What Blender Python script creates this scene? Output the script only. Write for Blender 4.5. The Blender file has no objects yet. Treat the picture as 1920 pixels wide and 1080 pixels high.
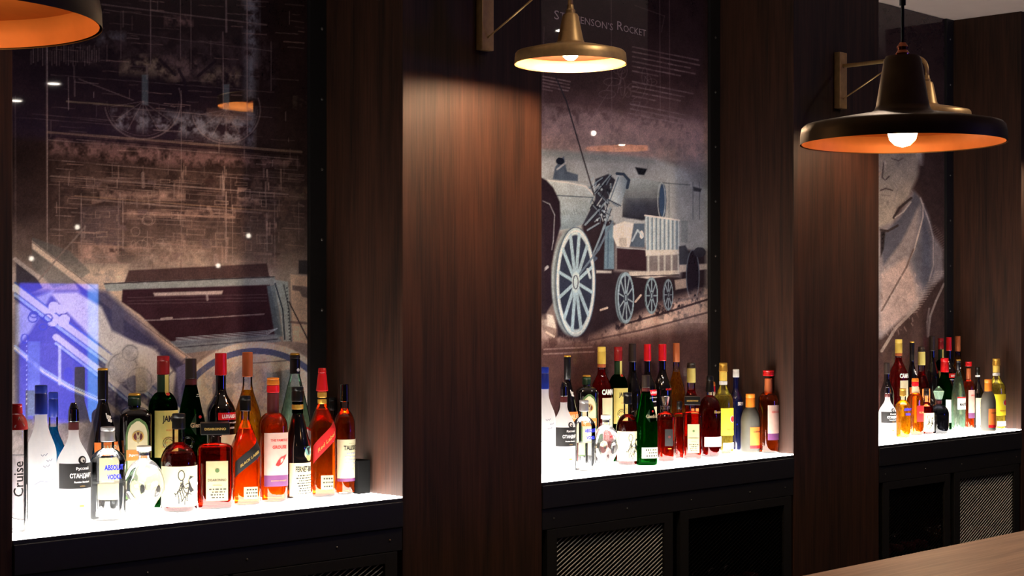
import bpy, bmesh, math, random
import numpy as np
from mathutils import Vector, Matrix, Euler
random.seed(7)
rng = np.random.default_rng(11)
R = math.radians
C = bpy.context.scene.collection
sc = bpy.context.scene

# ------------------------------------------------------------------ camera, world, lights
EYE = 1.6                     # camera height
FPX = 3096.0                  # focal length in pixels of a 1920 wide frame
YAW = R(46.3)
CS, SN = math.cos(YAW), math.sin(YAW)
cam_d = bpy.data.cameras.new('camera')
cam_d.sensor_width = 36.0
cam_d.lens = 36.0 * FPX / 1920.0
cam_d.shift_y = 47.0 / 1920.0
cam_d.clip_start = 0.05
cam = bpy.data.objects.new('camera', cam_d)
C.objects.link(cam)
cam.location = (0, 0, EYE)
cam.rotation_euler = (R(90), 0, -YAW)
sc.camera = cam

world = bpy.data.worlds.new('dim_room')
sc.world = world
world.use_nodes = True
world.node_tree.nodes['Background'].inputs[0].default_value = (0.9, 0.75, 0.65, 1)
world.node_tree.nodes['Background'].inputs[1].default_value = 0.05

sc.view_settings.view_transform = 'Standard'
sc.view_settings.look = 'None'
sc.view_settings.exposure = 0.0
sc.view_settings.gamma = 1.0
sc.view_settings.use_curve_mapping = False
sc.cycles.max_bounces = 10
sc.cycles.diffuse_bounces = 3
sc.cycles.glossy_bounces = 4
sc.cycles.transmission_bounces = 8
sc.cycles.transparent_max_bounces = 12
sc.cycles.sample_clamp_indirect = 6.0
sc.cycles.caustics_reflective = False
sc.cycles.use_denoising = True

SHELF_GLOW = 18.0             # lit diffuser shelves
SCONCE_L = 1500.0              # bulb radiance of the wall lamps
PENDANT_L = 36.0
DOWNLIGHT_W = 28.0
ROOM_W = 30.0

# ------------------------------------------------------------------ measuring helpers
D = 3.4                       # distance of the pillar fronts
YB = 3.74                     # picture plane at the back of the niches
def ray(u, v):
    q = (u - 960) / FPX
    return (SN + q * CS, CS - q * SN, -(v - 587) / FPX)
def on_y(u, v, y):            # point of the plane y seen at u, v
    d = ray(u, v); s = y / d[1]
    return d[0] * s, EYE + d[2] * s
def depth_at(x, y): return x * SN + y * CS
def px2m(px, x, y): return px * depth_at(x, y) / FPX
X = lambda u, y=D: on_y(u, 587, y)[0]

# ------------------------------------------------------------------ materials
MATS = {}
def srgb(c):
    return tuple(((x / 255) / 12.92 if x / 255 <= .04045 else ((x / 255 + .055) / 1.055) ** 2.4) for x in c)
def pmat(name, col, rough=.5, metal=0., trans=0., ior=1.5, coat=0., emit=None, es=0., noise=None, spec=.5, bump=0.):
    """principled material; noise=(scale xyz, amount) varies the colour"""
    if name in MATS: return MATS[name]
    m = bpy.data.materials.new(name); m.use_nodes = True
    nt = m.node_tree; b = nt.nodes['Principled BSDF']
    lin = srgb(col)
    b.inputs['Base Color'].default_value = (*lin, 1)
    b.inputs['Roughness'].default_value = rough
    b.inputs['Metallic'].default_value = metal
    b.inputs['Transmission Weight'].default_value = trans
    b.inputs['IOR'].default_value = ior
    b.inputs['Coat Weight'].default_value = coat
    b.inputs['Coat Roughness'].default_value = .06
    b.inputs['Specular IOR Level'].default_value = spec
    if emit:
        b.inputs['Emission Color'].default_value = (*srgb(emit), 1)
        b.inputs['Emission Strength'].default_value = es
    sx, amt = noise if noise else ((30, 30, 30), .12)
    tc = nt.nodes.new('ShaderNodeTexCoord'); mp = nt.nodes.new('ShaderNodeMapping')
    mp.inputs['Scale'].default_value = sx
    nz = nt.nodes.new('ShaderNodeTexNoise'); nz.inputs['Scale'].default_value = 1.0; nz.inputs['Detail'].default_value = 5
    rp = nt.nodes.new('ShaderNodeValToRGB')
    e = rp.color_ramp.elements
    e[0].position = .3; e[1].position = .7
    e[0].color = (*[c * (1 - amt) for c in lin], 1); e[1].color = (*[min(1, c * (1 + amt)) for c in lin], 1)
    nt.links.new(tc.outputs['Object'], mp.inputs[0]); nt.links.new(mp.outputs[0], nz.inputs['Vector'])
    nt.links.new(nz.outputs['Fac'], rp.inputs[0]); nt.links.new(rp.outputs[0], b.inputs['Base Color'])
    if bump:
        bp = nt.nodes.new('ShaderNodeBump'); bp.inputs['Strength'].default_value = bump; bp.inputs['Distance'].default_value = .002
        nt.links.new(nz.outputs['Fac'], bp.inputs['Height']); nt.links.new(bp.outputs[0], b.inputs['Normal'])
    MATS[name] = m
    return m

def glow(name, col, strength):
    if name in MATS: return MATS[name]
    m = bpy.data.materials.new(name); m.use_nodes = True
    nt = m.node_tree; nt.nodes.clear()
    o = nt.nodes.new('ShaderNodeOutputMaterial'); e = nt.nodes.new('ShaderNodeEmission')
    e.inputs[0].default_value = (*col, 1); e.inputs[1].default_value = strength
    nt.links.new(e.outputs[0], o.inputs[0])
    MATS[name] = m
    return m

def thin_glass(name, tint, refl=1.0):
    """a bottle wall: tinted see-through with a Fresnel reflection"""
    if name in MATS: return MATS[name]
    m = bpy.data.materials.new(name); m.use_nodes = True
    nt = m.node_tree; nt.nodes.clear()
    o = nt.nodes.new('ShaderNodeOutputMaterial'); t = nt.nodes.new('ShaderNodeBsdfTransparent')
    g = nt.nodes.new('ShaderNodeBsdfGlossy'); g.inputs['Roughness'].default_value = .03
    lw = nt.nodes.new('ShaderNodeLayerWeight'); lw.inputs[0].default_value = .35
    mx = nt.nodes.new('ShaderNodeMixShader'); ml = nt.nodes.new('ShaderNodeMath'); ml.operation = 'MULTIPLY'; ml.inputs[1].default_value = refl
    nz = nt.nodes.new('ShaderNodeTexNoise'); nz.inputs['Scale'].default_value = 40
    mc = nt.nodes.new('ShaderNodeMixRGB'); mc.inputs[1].default_value = (*tint, 1); mc.inputs[2].default_value = (*[c * .93 for c in tint], 1)
    nt.links.new(nz.outputs['Fac'], mc.inputs[0]); nt.links.new(mc.outputs[0], t.inputs[0])
    nt.links.new(lw.outputs['Fresnel'], ml.inputs[0]); nt.links.new(ml.outputs[0], mx.inputs[0])
    nt.links.new(t.outputs[0], mx.inputs[1]); nt.links.new(g.outputs[0], mx.inputs[2]); nt.links.new(mx.outputs[0], o.inputs[0])
    MATS[name] = m
    return m

def spirit(name, col, glowcol, mix=.45, ior=1.34, rough=0.0):
    """a coloured liquid: refraction plus some scattering of the light that comes through"""
    if name in MATS: return MATS[name]
    m = bpy.data.materials.new(name); m.use_nodes = True
    nt = m.node_tree; nt.nodes.clear()
    o = nt.nodes.new('ShaderNodeOutputMaterial')
    g = nt.nodes.new('ShaderNodeBsdfGlass'); g.inputs['Color'].default_value = (*col, 1); g.inputs['IOR'].default_value = ior; g.inputs['Roughness'].default_value = rough
    t = nt.nodes.new('ShaderNodeBsdfTranslucent'); t.inputs['Color'].default_value = (*glowcol, 1)
    nz = nt.nodes.new('ShaderNodeTexNoise'); nz.inputs['Scale'].default_value = 18
    mr = nt.nodes.new('ShaderNodeMapRange'); mr.inputs['From Min'].default_value = .3; mr.inputs['From Max'].default_value = .7
    mr.inputs['To Min'].default_value = mix * .7; mr.inputs['To Max'].default_value = min(1, mix * 1.3)
    mx = nt.nodes.new('ShaderNodeMixShader')
    nt.links.new(nz.outputs['Fac'], mr.inputs['Value']); nt.links.new(mr.outputs[0], mx.inputs[0])
    nt.links.new(g.outputs[0], mx.inputs[1]); nt.links.new(t.outputs[0], mx.inputs[2]); nt.links.new(mx.outputs[0], o.inputs[0])
    MATS[name] = m
    return m

def wood(name, dark, light, rough=.45, scale=(14, 14, 1.1)):
    if name in MATS: return MATS[name]
    m = bpy.data.materials.new(name); m.use_nodes = True
    nt = m.node_tree; b = nt.nodes['Principled BSDF']
    tc = nt.nodes.new('ShaderNodeTexCoord'); mp = nt.nodes.new('ShaderNodeMapping'); mp.inputs['Scale'].default_value = scale
    n1 = nt.nodes.new('ShaderNodeTexNoise'); n1.inputs['Scale'].default_value = 1.0; n1.inputs['Detail'].default_value = 8; n1.inputs['Distortion'].default_value = 1.6
    mp2 = nt.nodes.new('ShaderNodeMapping'); mp2.inputs['Scale'].default_value = tuple(s * 11 if s > 2 else s * 5 for s in scale)
    n2 = nt.nodes.new('ShaderNodeTexNoise'); n2.inputs['Scale'].default_value = 1.0; n2.inputs['Detail'].default_value = 4
    mx = nt.nodes.new('ShaderNodeMath'); mx.operation = 'MULTIPLY_ADD'; mx.inputs[1].default_value = .55
    ad = nt.nodes.new('ShaderNodeMath'); ad.operation = 'MULTIPLY'; ad.inputs[1].default_value = .5
    rp = nt.nodes.new('ShaderNodeValToRGB'); e = rp.color_ramp.elements
    e[0].position = .35; e[1].position = .72; e[0].color = (*srgb(dark), 1); e[1].color = (*srgb(light), 1)
    L = nt.links.new
    L(tc.outputs['Object'], mp.inputs[0]); L(tc.outputs['Object'], mp2.inputs[0]); L(mp.outputs[0], n1.inputs['Vector']); L(mp2.outputs[0], n2.inputs['Vector'])
    L(n2.outputs['Fac'], ad.inputs[0]); L(n1.outputs['Fac'], mx.inputs[0]); L(ad.outputs[0], mx.inputs[2]); L(mx.outputs[0], rp.inputs[0]); L(rp.outputs[0], b.inputs['Base Color'])
    bp = nt.nodes.new('ShaderNodeBump'); bp.inputs['Strength'].default_value = .25; bp.inputs['Distance'].default_value = .0015
    L(n2.outputs['Fac'], bp.inputs['Height']); L(bp.outputs[0], b.inputs['Normal'])
    b.inputs['Roughness'].default_value = rough; b.inputs['Specular IOR Level'].default_value = .3
    MATS[name] = m
    return m

# ------------------------------------------------------------------ mesh helpers
def mesh_obj(name, verts, faces, mat, parent=None, smooth=False):
    me = bpy.data.meshes.new(name); me.from_pydata([tuple(v) for v in verts], [], faces); me.update()
    if smooth: me.shade_smooth()
    me.materials.append(mat)
    o = bpy.data.objects.new(name, me); C.objects.link(o)
    if parent: o.parent = parent
    return o
def bm_obj(name, bm, mat, parent=None, smooth=False):
    me = bpy.data.meshes.new(name); bm.normal_update(); bm.to_mesh(me); bm.free()
    if smooth: me.shade_smooth()
    me.materials.append(mat)
    o = bpy.data.objects.new(name, me); C.objects.link(o)
    if parent: o.parent = parent
    return o
def empty(name, loc=(0, 0, 0), rz=0., label=None, cat=None, group=None):
    o = bpy.data.objects.new(name, None); o.empty_display_size = .05; C.objects.link(o)
    o.location = loc; o.rotation_euler = (0, 0, rz)
    tag(o, label, cat, group)
    return o
def tag(o, label=None, cat=None, group=None, kind=None):
    if label: o['label'] = label
    if cat: o['category'] = cat
    if group: o['group'] = group
    if kind: o['kind'] = kind
    return o
def add_box(bm, x0, x1, y0, y1, z0, z1, bev=0.):
    vs = [bm.verts.new(p) for p in ((x0,y0,z0),(x1,y0,z0),(x1,y1,z0),(x0,y1,z0),(x0,y0,z1),(x1,y0,z1),(x1,y1,z1),(x0,y1,z1))]
    fs = [bm.faces.new([vs[i] for i in f]) for f in ((3,2,1,0),(4,5,6,7),(0,1,5,4),(1,2,6,5),(2,3,7,6),(3,0,4,7))]
    if bev:
        ed = {e for f in fs for e in f.edges}
        bmesh.ops.bevel(bm, geom=list(ed), offset=bev, segments=2, affect='EDGES', profile=.6)
def box(name, x0, x1, y0, y1, z0, z1, mat, parent=None, bev=.002):
    bm = bmesh.new(); add_box(bm, x0, x1, y0, y1, z0, z1, bev); return bm_obj(name, bm, mat, parent)
def lathe_data(prof, n=32, close=True):
    vs, fs = [], []
    for r, z in prof:
        for i in range(n):
            a = 2 * math.pi * i / n; vs.append((r * math.cos(a), r * math.sin(a), z))
    k = len(prof)
    for j in range(k - 1):
        for i in range(n):
            fs.append((j*n+i, j*n+(i+1) % n, (j+1)*n+(i+1) % n, (j+1)*n+i))
    if close:
        fs.append(tuple(range(n))[::-1]); fs.append(tuple((k-1)*n+i for i in range(n)))
    return vs, fs
def lathe(name, prof, mat, parent=None, n=32, close=True, smooth=True, at=(0, 0, 0)):
    vs, fs = lathe_data(prof, n, close)
    vs = [(x+at[0], y+at[1], z+at[2]) for x, y, z in vs]
    o = mesh_obj(name, vs, fs, mat, parent, smooth)
    if smooth:
        o.data.set_sharp_from_angle(angle=R(40))
    return o
def tube(name, pts, r, mat, parent=None, n=12):
    vs, fs = [], []
    P = [Vector(p) for p in pts]
    side = None
    for i, p in enumerate(P):
        t = (P[min(i+1, len(P)-1)] - P[max(i-1, 0)]).normalized()
        if side is None: side = t.orthogonal().normalized()
        side = (side - t * side.dot(t)).normalized(); up = t.cross(side)
        for k in range(n):
            a = 2*math.pi*k/n; vs.append(p + (side*math.cos(a) + up*math.sin(a))*r)
    for j in range(len(P)-1):
        for k in range(n): fs.append((j*n+k, j*n+(k+1) % n, (j+1)*n+(k+1) % n, (j+1)*n+k))
    fs.append(tuple(range(n))[::-1]); fs.append(tuple((len(P)-1)*n+k for k in range(n)))
    return mesh_obj(name, vs, fs, mat, parent, True)

_text_cache = {}
def text_geo(s, bold=0.):
    """triangles of a line of lettering, about one unit tall, centred"""
    if (s, bold) in _text_cache: return _text_cache[(s, bold)]
    cu = bpy.data.curves.new('lettering', 'FONT'); cu.body = s; cu.size = 1; cu.align_x = 'CENTER'; cu.resolution_u = 2
    cu.offset = bold; cu.fill_mode = 'FRONT'
    o = bpy.data.objects.new('lettering', cu); C.objects.link(o)
    dg = bpy.context.evaluated_depsgraph_get(); dg.update()
    me = o.evaluated_get(dg).to_mesh()
    v = np.array([x.co[:2] for x in me.vertices]) if len(me.vertices) else np.zeros((0, 2))
    f = [tuple(p.vertices) for p in me.polygons]
    o.evaluated_get(dg).to_mesh_clear()
    bpy.data.objects.remove(o); bpy.data.curves.remove(cu)
    if len(v):
        v = v - (v.max(0) + v.min(0)) / 2
    _text_cache[(s, bold)] = (v, f)
    return v, f

# ------------------------------------------------------------------ the room
Z_SHELF = EYE - .511
Z_CEIL = EYE + 1.329
NICHE = [(X(24), X(755)), (X(1016), X(1488)), (X(1648), X(1915))]
M_WOOD = wood('dark_stained_oak', (29, 17, 11), (70, 41, 28), .6)
M_BLACK = pmat('black_powder_coat', (22, 22, 23), .5, noise=((60, 60, 60), .2))
M_DARKW = pmat('black_stained_board', (26, 22, 21), .5, noise=((9, 9, 80), .25))
M_CEIL = pmat('matt_ceiling_paint', (178, 160, 150), .9, noise=((12, 12, 12), .03))
M_FLOOR = wood('dark_floor_boards', (30, 22, 18), (60, 44, 36), .4, (1.1, 14, 14))
M_WALL = pmat('dark_wall_paint', (52, 42, 38), .8, noise=((5, 5, 5), .1))

tag(box('floor', -4, 9.5, -4.3, 4.1, -.06, 0, M_FLOOR, bev=0), kind='structure')
tag(box('ceiling', -4, 9.5, -4.3, 4.1, Z_CEIL, Z_CEIL + .08, M_CEIL, bev=0), kind='structure')
tag(box('wall_back', -4, 9.5, YB + .02, YB + .12, 0, Z_CEIL, M_WALL, bev=0), kind='structure')
tag(box('wall_front', -4, 9.5, -4.3, -4.1, 0, Z_CEIL, M_WALL, bev=0), kind='structure')
tag(box('wall_left', -4.2, -4.0, -4.1, YB + .02, 0, Z_CEIL, M_WALL, bev=0), kind='structure')
tag(box('wall_right', 9.3, 9.5, -4.1, YB + .02, 0, Z_CEIL, M_WALL, bev=0), kind='structure')
pil = [(NICHE[0][0] - .585, NICHE[0][0]), (NICHE[0][1], NICHE[1][0]), (NICHE[1][1], NICHE[2][0]), (NICHE[2][1], NICHE[2][1] + .585)]
for a, b in pil:
    p = box('pillar', a, b, D, YB + .02, 0, Z_CEIL, M_WOOD, bev=.003)
    tag(p, kind='structure')

# black steel uprights with rivets beside each picture
M_RIVET = pmat('worn_steel_rivet', (120, 118, 112), .35, .9)
def rivet(parent, x, y, z, r=.0045, axis='y'):
    vs, fs = lathe_data([(r, 0), (r*.8, r*.45), (r*.35, r*.7)], 8)
    if axis == 'y': vs = [(x+a, y-c, z+b) for a, b, c in vs]
    return mesh_obj('rivet', vs, fs, M_RIVET, parent, True)
for i, (a, b) in enumerate(NICHE):
    w = .062
    t = box(f'trim_{i+1}', b - w, b, YB - .012, YB + .02, Z_SHELF, Z_CEIL, M_BLACK, bev=.001)
    tag(t, kind='structure')
    if i == 0:
        z = Z_SHELF + .11
        while z < Z_CEIL: rivet(t, b - .018, YB - .012, z); z += .205
    else:
        z = Z_SHELF + .11
        while z < Z_CEIL: rivet(t, b - .03, YB - .012, z); z += .205

# ------------------------------------------------------------------ printed pictures: painted as vertex colours on a flat panel
PRINT_GAIN = 1.3
class Canvas:
    def __init__(s, x0, x1, z0, z1, nx, nz):
        s.x0, s.x1, s.z0, s.z1, s.nx, s.nz = x0, x1, z0, z1, nx, nz
        xs = np.linspace(x0, x1, nx); zs = np.linspace(z0, z1, nz)
        s.XX, s.ZZ = np.meshgrid(xs, zs)
        dep = s.XX * SN + YB * CS; rt = s.XX * CS - YB * SN
        s.U = 960 + FPX * rt / dep; s.V = 587 - FPX * (s.ZZ - EYE) / dep     # survey coordinates of the print
        s.A = np.zeros((nz, nx, 3))
    def sel(s, u0, u1, v0, v1): return np.nonzero((s.U >= u0) & (s.U <= u1) & (s.V >= v0) & (s.V <= v1))
    def mix(s, idx, col, al):
        al = np.asarray(al)
        if al.ndim == 0: al = np.full(len(idx[0]), float(al))
        s.A[idx] = s.A[idx] * (1 - al[:, None]) + np.array(col, float) * al[:, None]
    def vgrad(s, stops):
        vs = [a for a, _ in stops]
        for k in range(3): s.A[..., k] = np.interp(s.V, vs, [c[k] for _, c in stops])
    def poly(s, pts, col, al=1., soft=1.2, col2=None, dirn=None):
        P = np.array(pts, float)
        i = s.sel(P[:, 0].min() - 3, P[:, 0].max() + 3, P[:, 1].min() - 3, P[:, 1].max() + 3)
        if not len(i[0]): return
        u, v = s.U[i], s.V[i]; ins = np.zeros(len(u), bool); dm = np.full(len(u), 1e9)
        for a, b in zip(P, np.roll(P, -1, 0)):
            c = ((a[1] > v) != (b[1] > v))
            with np.errstate(divide='ignore', invalid='ignore'):
                ins ^= c & (u < (b[0]-a[0]) * (v-a[1]) / (b[1]-a[1] if b[1] != a[1] else 1e-9) + a[0])
            d = b - a; L = max((d**2).sum(), 1e-9); t = np.clip(((u-a[0])*d[0] + (v-a[1])*d[1]) / L, 0, 1)
            dm = np.minimum(dm, np.hypot(u - a[0] - t*d[0], v - a[1] - t*d[1]))
        sd = np.where(ins, dm, -dm); w = np.clip(sd / soft * .5 + .5, 0, 1)
        if col2 is not None:
            t = (v - P[:, 1].min()) / (P[:, 1].max() - P[:, 1].min()) if dirn is None else (u - P[:, 0].min()) / (P[:, 0].max() - P[:, 0].min())
            t = np.clip(t, 0, 1)[:, None]; cc = np.array(col) * (1-t) + np.array(col2) * t
            w = (w * al)[:, None]; s.A[i] = s.A[i] * (1 - w) + cc * w
        else: s.mix(i, col, w * al)
    def line(s, pts, w, col, al=1.):
        for a, b in zip(pts[:-1], pts[1:]):
            i = s.sel(min(a[0], b[0]) - w - 2, max(a[0], b[0]) + w + 2, min(a[1], b[1]) - w - 2, max(a[1], b[1]) + w + 2)
            if not len(i[0]): continue
            u, v = s.U[i], s.V[i]; dx, dy = b[0]-a[0], b[1]-a[1]; L = max(dx*dx + dy*dy, 1e-9)
            t = np.clip(((u-a[0])*dx + (v-a[1])*dy) / L, 0, 1); d = np.hypot(u - a[0] - t*dx, v - a[1] - t*dy)
            s.mix(i, col, np.clip(w/2 + .7 - d, 0, 1) * al)
    def ring(s, cu, cv, ru, rv, w, col, al=1., a0=0, a1=360, rot=0):
        pts = []
        n = 48
        for k in range(n + 1):
            a = R(a0 + (a1-a0)*k/n); p, q = ru*math.cos(a), rv*math.sin(a); c, d = math.cos(R(rot)), math.sin(R(rot))
            pts.append((cu + p*c - q*d, cv + p*d + q*c))
        i = s.sel(cu - max(ru, rv) - w, cu + max(ru, rv) + w, cv - max(ru, rv) - w, cv + max(ru, rv) + w)
        if not len(i[0]): return
        u, v = s.U[i], s.V[i]; dm = np.full(len(u), 1e9)
        for a, b in zip(pts[:-1], pts[1:]):
            dx, dy = b[0]-a[0], b[1]-a[1]; L = max(dx*dx + dy*dy, 1e-9)
            t = np.clip(((u-a[0])*dx + (v-a[1])*dy) / L, 0, 1); dm = np.minimum(dm, np.hypot(u - a[0] - t*dx, v - a[1] - t*dy))
        s.mix(i, col, np.clip(w/2 + .7 - dm, 0, 1) * al)
    def ell(s, cu, cv, ru, rv, col, al=1., soft=.08):
        i = s.sel(cu - ru*1.2, cu + ru*1.2, cv - rv*1.2, cv + rv*1.2)
        d = np.hypot((s.U[i]-cu)/ru, (s.V[i]-cv)/rv); s.mix(i, col, np.clip((1-d)/soft, 0, 1) * al)
    def noise(s, cell, seed=0):
        g = np.random.default_rng(seed); h, w = s.nz // cell + 3, s.nx // cell + 3; a = g.random((h, w))
        y = np.arange(s.nz) / cell; x = np.arange(s.nx) / cell; yi, xi = y.astype(int), x.astype(int); fy = (y-yi)[:, None]; fx = (x-xi)[None]
        fy = fy*fy*(3-2*fy); fx = fx*fx*(3-2*fx)
        return (a[yi][:, xi]*(1-fy)*(1-fx) + a[yi+1][:, xi]*fy*(1-fx) + a[yi][:, xi+1]*(1-fy)*fx + a[yi+1][:, xi+1]*fy*fx)
    def fbm(s, seed, cells=(64, 28, 12, 5, 2)):
        t = 0; w = 1; tot = 0
        for k, c in enumerate(cells): t = t + w * s.noise(c, seed + k); tot += w; w *= .7
        return t / tot
    def patch(s, pts, col, al, seed, thr=.5, sharp=3.2):
        """speckled wash inside a polygon"""
        keep = s.A.copy(); s.poly(pts, col, al, soft=10)
        n = np.clip((s.fbm(seed, (12, 5, 2)) - thr) * sharp + .5, 0, 1)[..., None]
        s.A = keep * (1-n) + s.A * n
    def build(s, name, label, parent_label=None):
        s.A *= (1 + (rng.random((s.nz, s.nx, 1)) - .5) * .16)
        s.A = np.clip(s.A * PRINT_GAIN, 0, 250) / 255
        lin = np.where(s.A <= .04045, s.A / 12.92, ((s.A + .055) / 1.055) ** 2.4)
        nx, nz = s.nx, s.nz
        co = np.stack([s.XX, np.full_like(s.XX, YB), s.ZZ], -1).reshape(-1, 3)
        idx = np.arange(nx*nz).reshape(nz, nx)
        q = np.stack([idx[:-1, :-1], idx[:-1, 1:], idx[1:, 1:], idx[1:, :-1]], -1).reshape(-1, 4)
        # the board behind the print: sides and back
        nb = len(co); yb = YB + .012
        co = np.vstack([co, [(s.x0, YB, s.z0), (s.x1, YB, s.z0), (s.x1, YB, s.z1), (s.x0, YB, s.z1), (s.x0, yb, s.z0), (s.x1, yb, s.z0), (s.x1, yb, s.z1), (s.x0, yb, s.z1)]])
        q = np.vstack([q, np.array([(0,4,5,1),(1,5,6,2),(2,6,7,3),(3,7,4,0),(4,7,6,5)]) + nb])
        me = bpy.data.meshes.new(name)
        me.vertices.add(len(co)); me.vertices.foreach_set('co', co.astype(np.float32).ravel())
        me.loops.add(q.size); me.loops.foreach_set('vertex_index', q.astype(np.int32).ravel())
        me.polygons.add(len(q)); me.polygons.foreach_set('loop_start', np.arange(0, q.size, 4, dtype=np.int32))
        me.update(calc_edges=True)
        at = me.color_attributes.new('print', 'FLOAT_COLOR', 'POINT')
        c4 = np.ones((len(co), 4), np.float32); c4[:nb, :3] = lin.reshape(-1, 3); c4[nb:, :3] = .03
        at.data.foreach_set('color', c4.ravel())
        me.materials.append(print_mat())
        o = bpy.data.objects.new(name, me); C.objects.link(o)
        return o

def print_mat():
    if 'glazed_print' in MATS: return MATS['glazed_print']
    m = bpy.data.materials.new('glazed_print'); m.use_nodes = True
    nt = m.node_tree; b = nt.nodes['Principled BSDF']
    a = nt.nodes.new('ShaderNodeAttribute'); a.attribute_name = 'print'
    nz = nt.nodes.new('ShaderNodeTexNoise'); nz.inputs['Scale'].default_value = 260; nz.inputs['Detail'].default_value = 3
    mr = nt.nodes.new('ShaderNodeMapRange'); mr.inputs['To Min'].default_value = .72; mr.inputs['To Max'].default_value = 1.28
    mx = nt.nodes.new('ShaderNodeVectorMath'); mx.operation = 'SCALE'
    nt.links.new(nz.outputs['Fac'], mr.inputs['Value']); nt.links.new(a.outputs['Color'], mx.inputs[0]); nt.links.new(mr.outputs[0], mx.inputs['Scale'])
    nt.links.new(mx.outputs[0], b.inputs['Base Color'])
    b.inputs['Roughness'].default_value = .02; b.inputs['IOR'].default_value = 1.5
    MATS['glazed_print'] = m
    return m

def wheel(c, cu, cv, ru, rv, n, rim, spoke, dark, hub, tread=0, w=6, rot0=0):
    if tread:
        c.ell(cu - tread, cv, ru, rv, [x*.8 for x in rim]); c.ell(cu - tread*.5, cv, ru, rv, [x*.55 for x in rim])
    c.ell(cu, cv, ru, rv, rim, soft=.03); c.ell(cu, cv, ru*.83, rv*.87, dark, soft=.04)
    for k in range(n):
        a = 2*math.pi*(k+rot0)/n
        c.line([(cu, cv), (cu + ru*.86*math.cos(a), cv + rv*.9*math.sin(a))], w, spoke, .95)
    c.ell(cu, cv, ru*hub, rv*hub, rim); c.ring(cu, cv, ru*hub*.6, rv*hub*.6, 1.2, dark)

# ---- picture one: engineering drawing over a locomotive close-up
x0, x1 = NICHE[0][0] + .001, NICHE[0][1] - .063
c = Canvas(x0, x1, Z_SHELF, Z_CEIL - .002, 430, 800)
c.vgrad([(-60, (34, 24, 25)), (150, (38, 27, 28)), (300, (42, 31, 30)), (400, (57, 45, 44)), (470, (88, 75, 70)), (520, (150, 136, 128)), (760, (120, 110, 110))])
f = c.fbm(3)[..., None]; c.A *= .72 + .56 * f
ink = (140, 122, 118); ink2 = (110, 92, 88)
g = random.Random(5)
# washes and one painted lamp reflection
c.patch([(226,135),(232,110),(260,103),(300,106),(318,125),(335,152),(300,143),(270,138)], (150, 132, 108), .75, 21, .42)
c.patch([(375,152),(390,128),(425,125),(450,137),(445,160),(410,155)], (150, 132, 108), .7, 22, .42)
c.patch([(300,105),(380,110),(375,150),(330,150)], (120, 98, 92), .7, 23, .45)
c.patch([(210,205),(300,210),(400,215),(472,218),(478,275),(430,268),(300,245),(215,240)], (128, 128, 136), .8, 24, .48)
c.patch([(390,205),(472,205),(472,226),(430,228),(392,220)], (120, 92, 80), .6, 25, .4)  # orange reflection of the wall lamp, painted into the print
c.patch([(455,-20),(486,-20),(486,60),(478,160),(474,270),(462,270),(460,60)], (130, 134, 142), .7, 26, .46)
c.patch([(90,257),(200,262),(400,285),(560,300),(560,312),(300,312),(90,290)], (128, 98, 96), .7, 27, .46)
c.poly([(266,140),(278,140),(278,198),(266,196)], (98, 116, 122), .6); c.poly([(418,158),(430,158),(430,206),(418,206)], (98, 116, 122), .6)
c.patch([(180,60),(235,62),(235,85),(185,80)], (110, 112, 120), .7, 28, .48)
c.patch([(310,30),(360,32),(360,48),(312,46)], (140, 110, 106), .8, 29, .45)
c.poly([(150,388),(226,385),(226,460),(150,462)], (78, 66, 72), .5)
for (a, b, d, e) in [(190,360,345,373),(300,358,345,375),(445,368,487,382),(150,458,278,470),(240,395,440,406),(150,462,225,492)]:
    c.patch([(a,b),(d,b+3),(d,e),(a,e-2)], (176, 142, 130), .75, g.randrange(999), .42)
c.patch([(285,455),(395,460),(385,500),(240,505)], (172, 150, 136), .6, 31, .42)
# ruled lines
for u, v0, v1, w, al in [(88,85,560,2,.75),(29,180,650,1.2,.4),(111,340,470,1,.4),(152,375,500,1,.5),(226,20,110,1,.4),(282,-20,120,1.5,.6),(338,-20,110,1.4,.5),(358,-20,130,1.2,.5),(424,-20,60,3,.6),(418,60,205,1.4,.6),(463,-20,255,1.6,.75),(508,78,170,1,.4),(340,170,640,1.2,.45),(128,145,195,1.8,.5),(230,372,470,2.6,.6),(222,372,480,1,.5),(424,360,520,2.4,.6),(436,385,500,1.2,.5),(500,400,470,2.4,.5),(515,380,500,1.4,.5),(560,380,450,1,.4),(268,325,350,6,.5),(418,330,365,5,.5),(405,480,520,8,.5)]:
    c.line([(u, v0), (u + .6, v1)], w, ink, al)
for k in range(30): u = 58 + k*4.4; c.line([(u, 84 + g.random()*12), (u, 112 + g.random()*12)], 1.2, ink, .3 + .3*g.random())
sl = .078
for (u, v, u1, w, al, col) in [(190,8,500,2,.5,ink),(195,18,330,1,.4,ink),(240,62,510,1.2,.4,ink),(125,190,250,2.6,.5,(150,135,105)),(250,204,480,1.4,.4,ink),(95,140,480,1,.3,ink),(90,248,565,4,.6,(128,106,90)),(90,255,565,1.4,.7,(30,20,20)),(90,262,560,1,.5,ink),(90,300,560,1,.35,ink),(180,308,340,1,.4,ink),(95,330,540,2.2,.6,ink),(95,335,540,1,.5,ink2),(120,345,520,1,.35,ink),(140,367,520,1.6,.6,(140,112,90)),(150,373,490,2.2,.5,ink),(230,400,440,3,.6,(160,130,118)),(235,410,440,1,.5,ink),(235,418,470,1,.3,ink),(290,460,430,1,.4,ink),(60,214,230,1,.3,ink),(30,220,220,1,.25,ink),(150,460,280,2.4,.5,(150,120,105)),(190,497,500,1.5,.5,ink2)]:
    c.line([(u, v), (u1, v + (u1-u)*sl*(1.6 if v < 70 else 1) * (0.45 if v > 380 else 1))], w, col, al)
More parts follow.
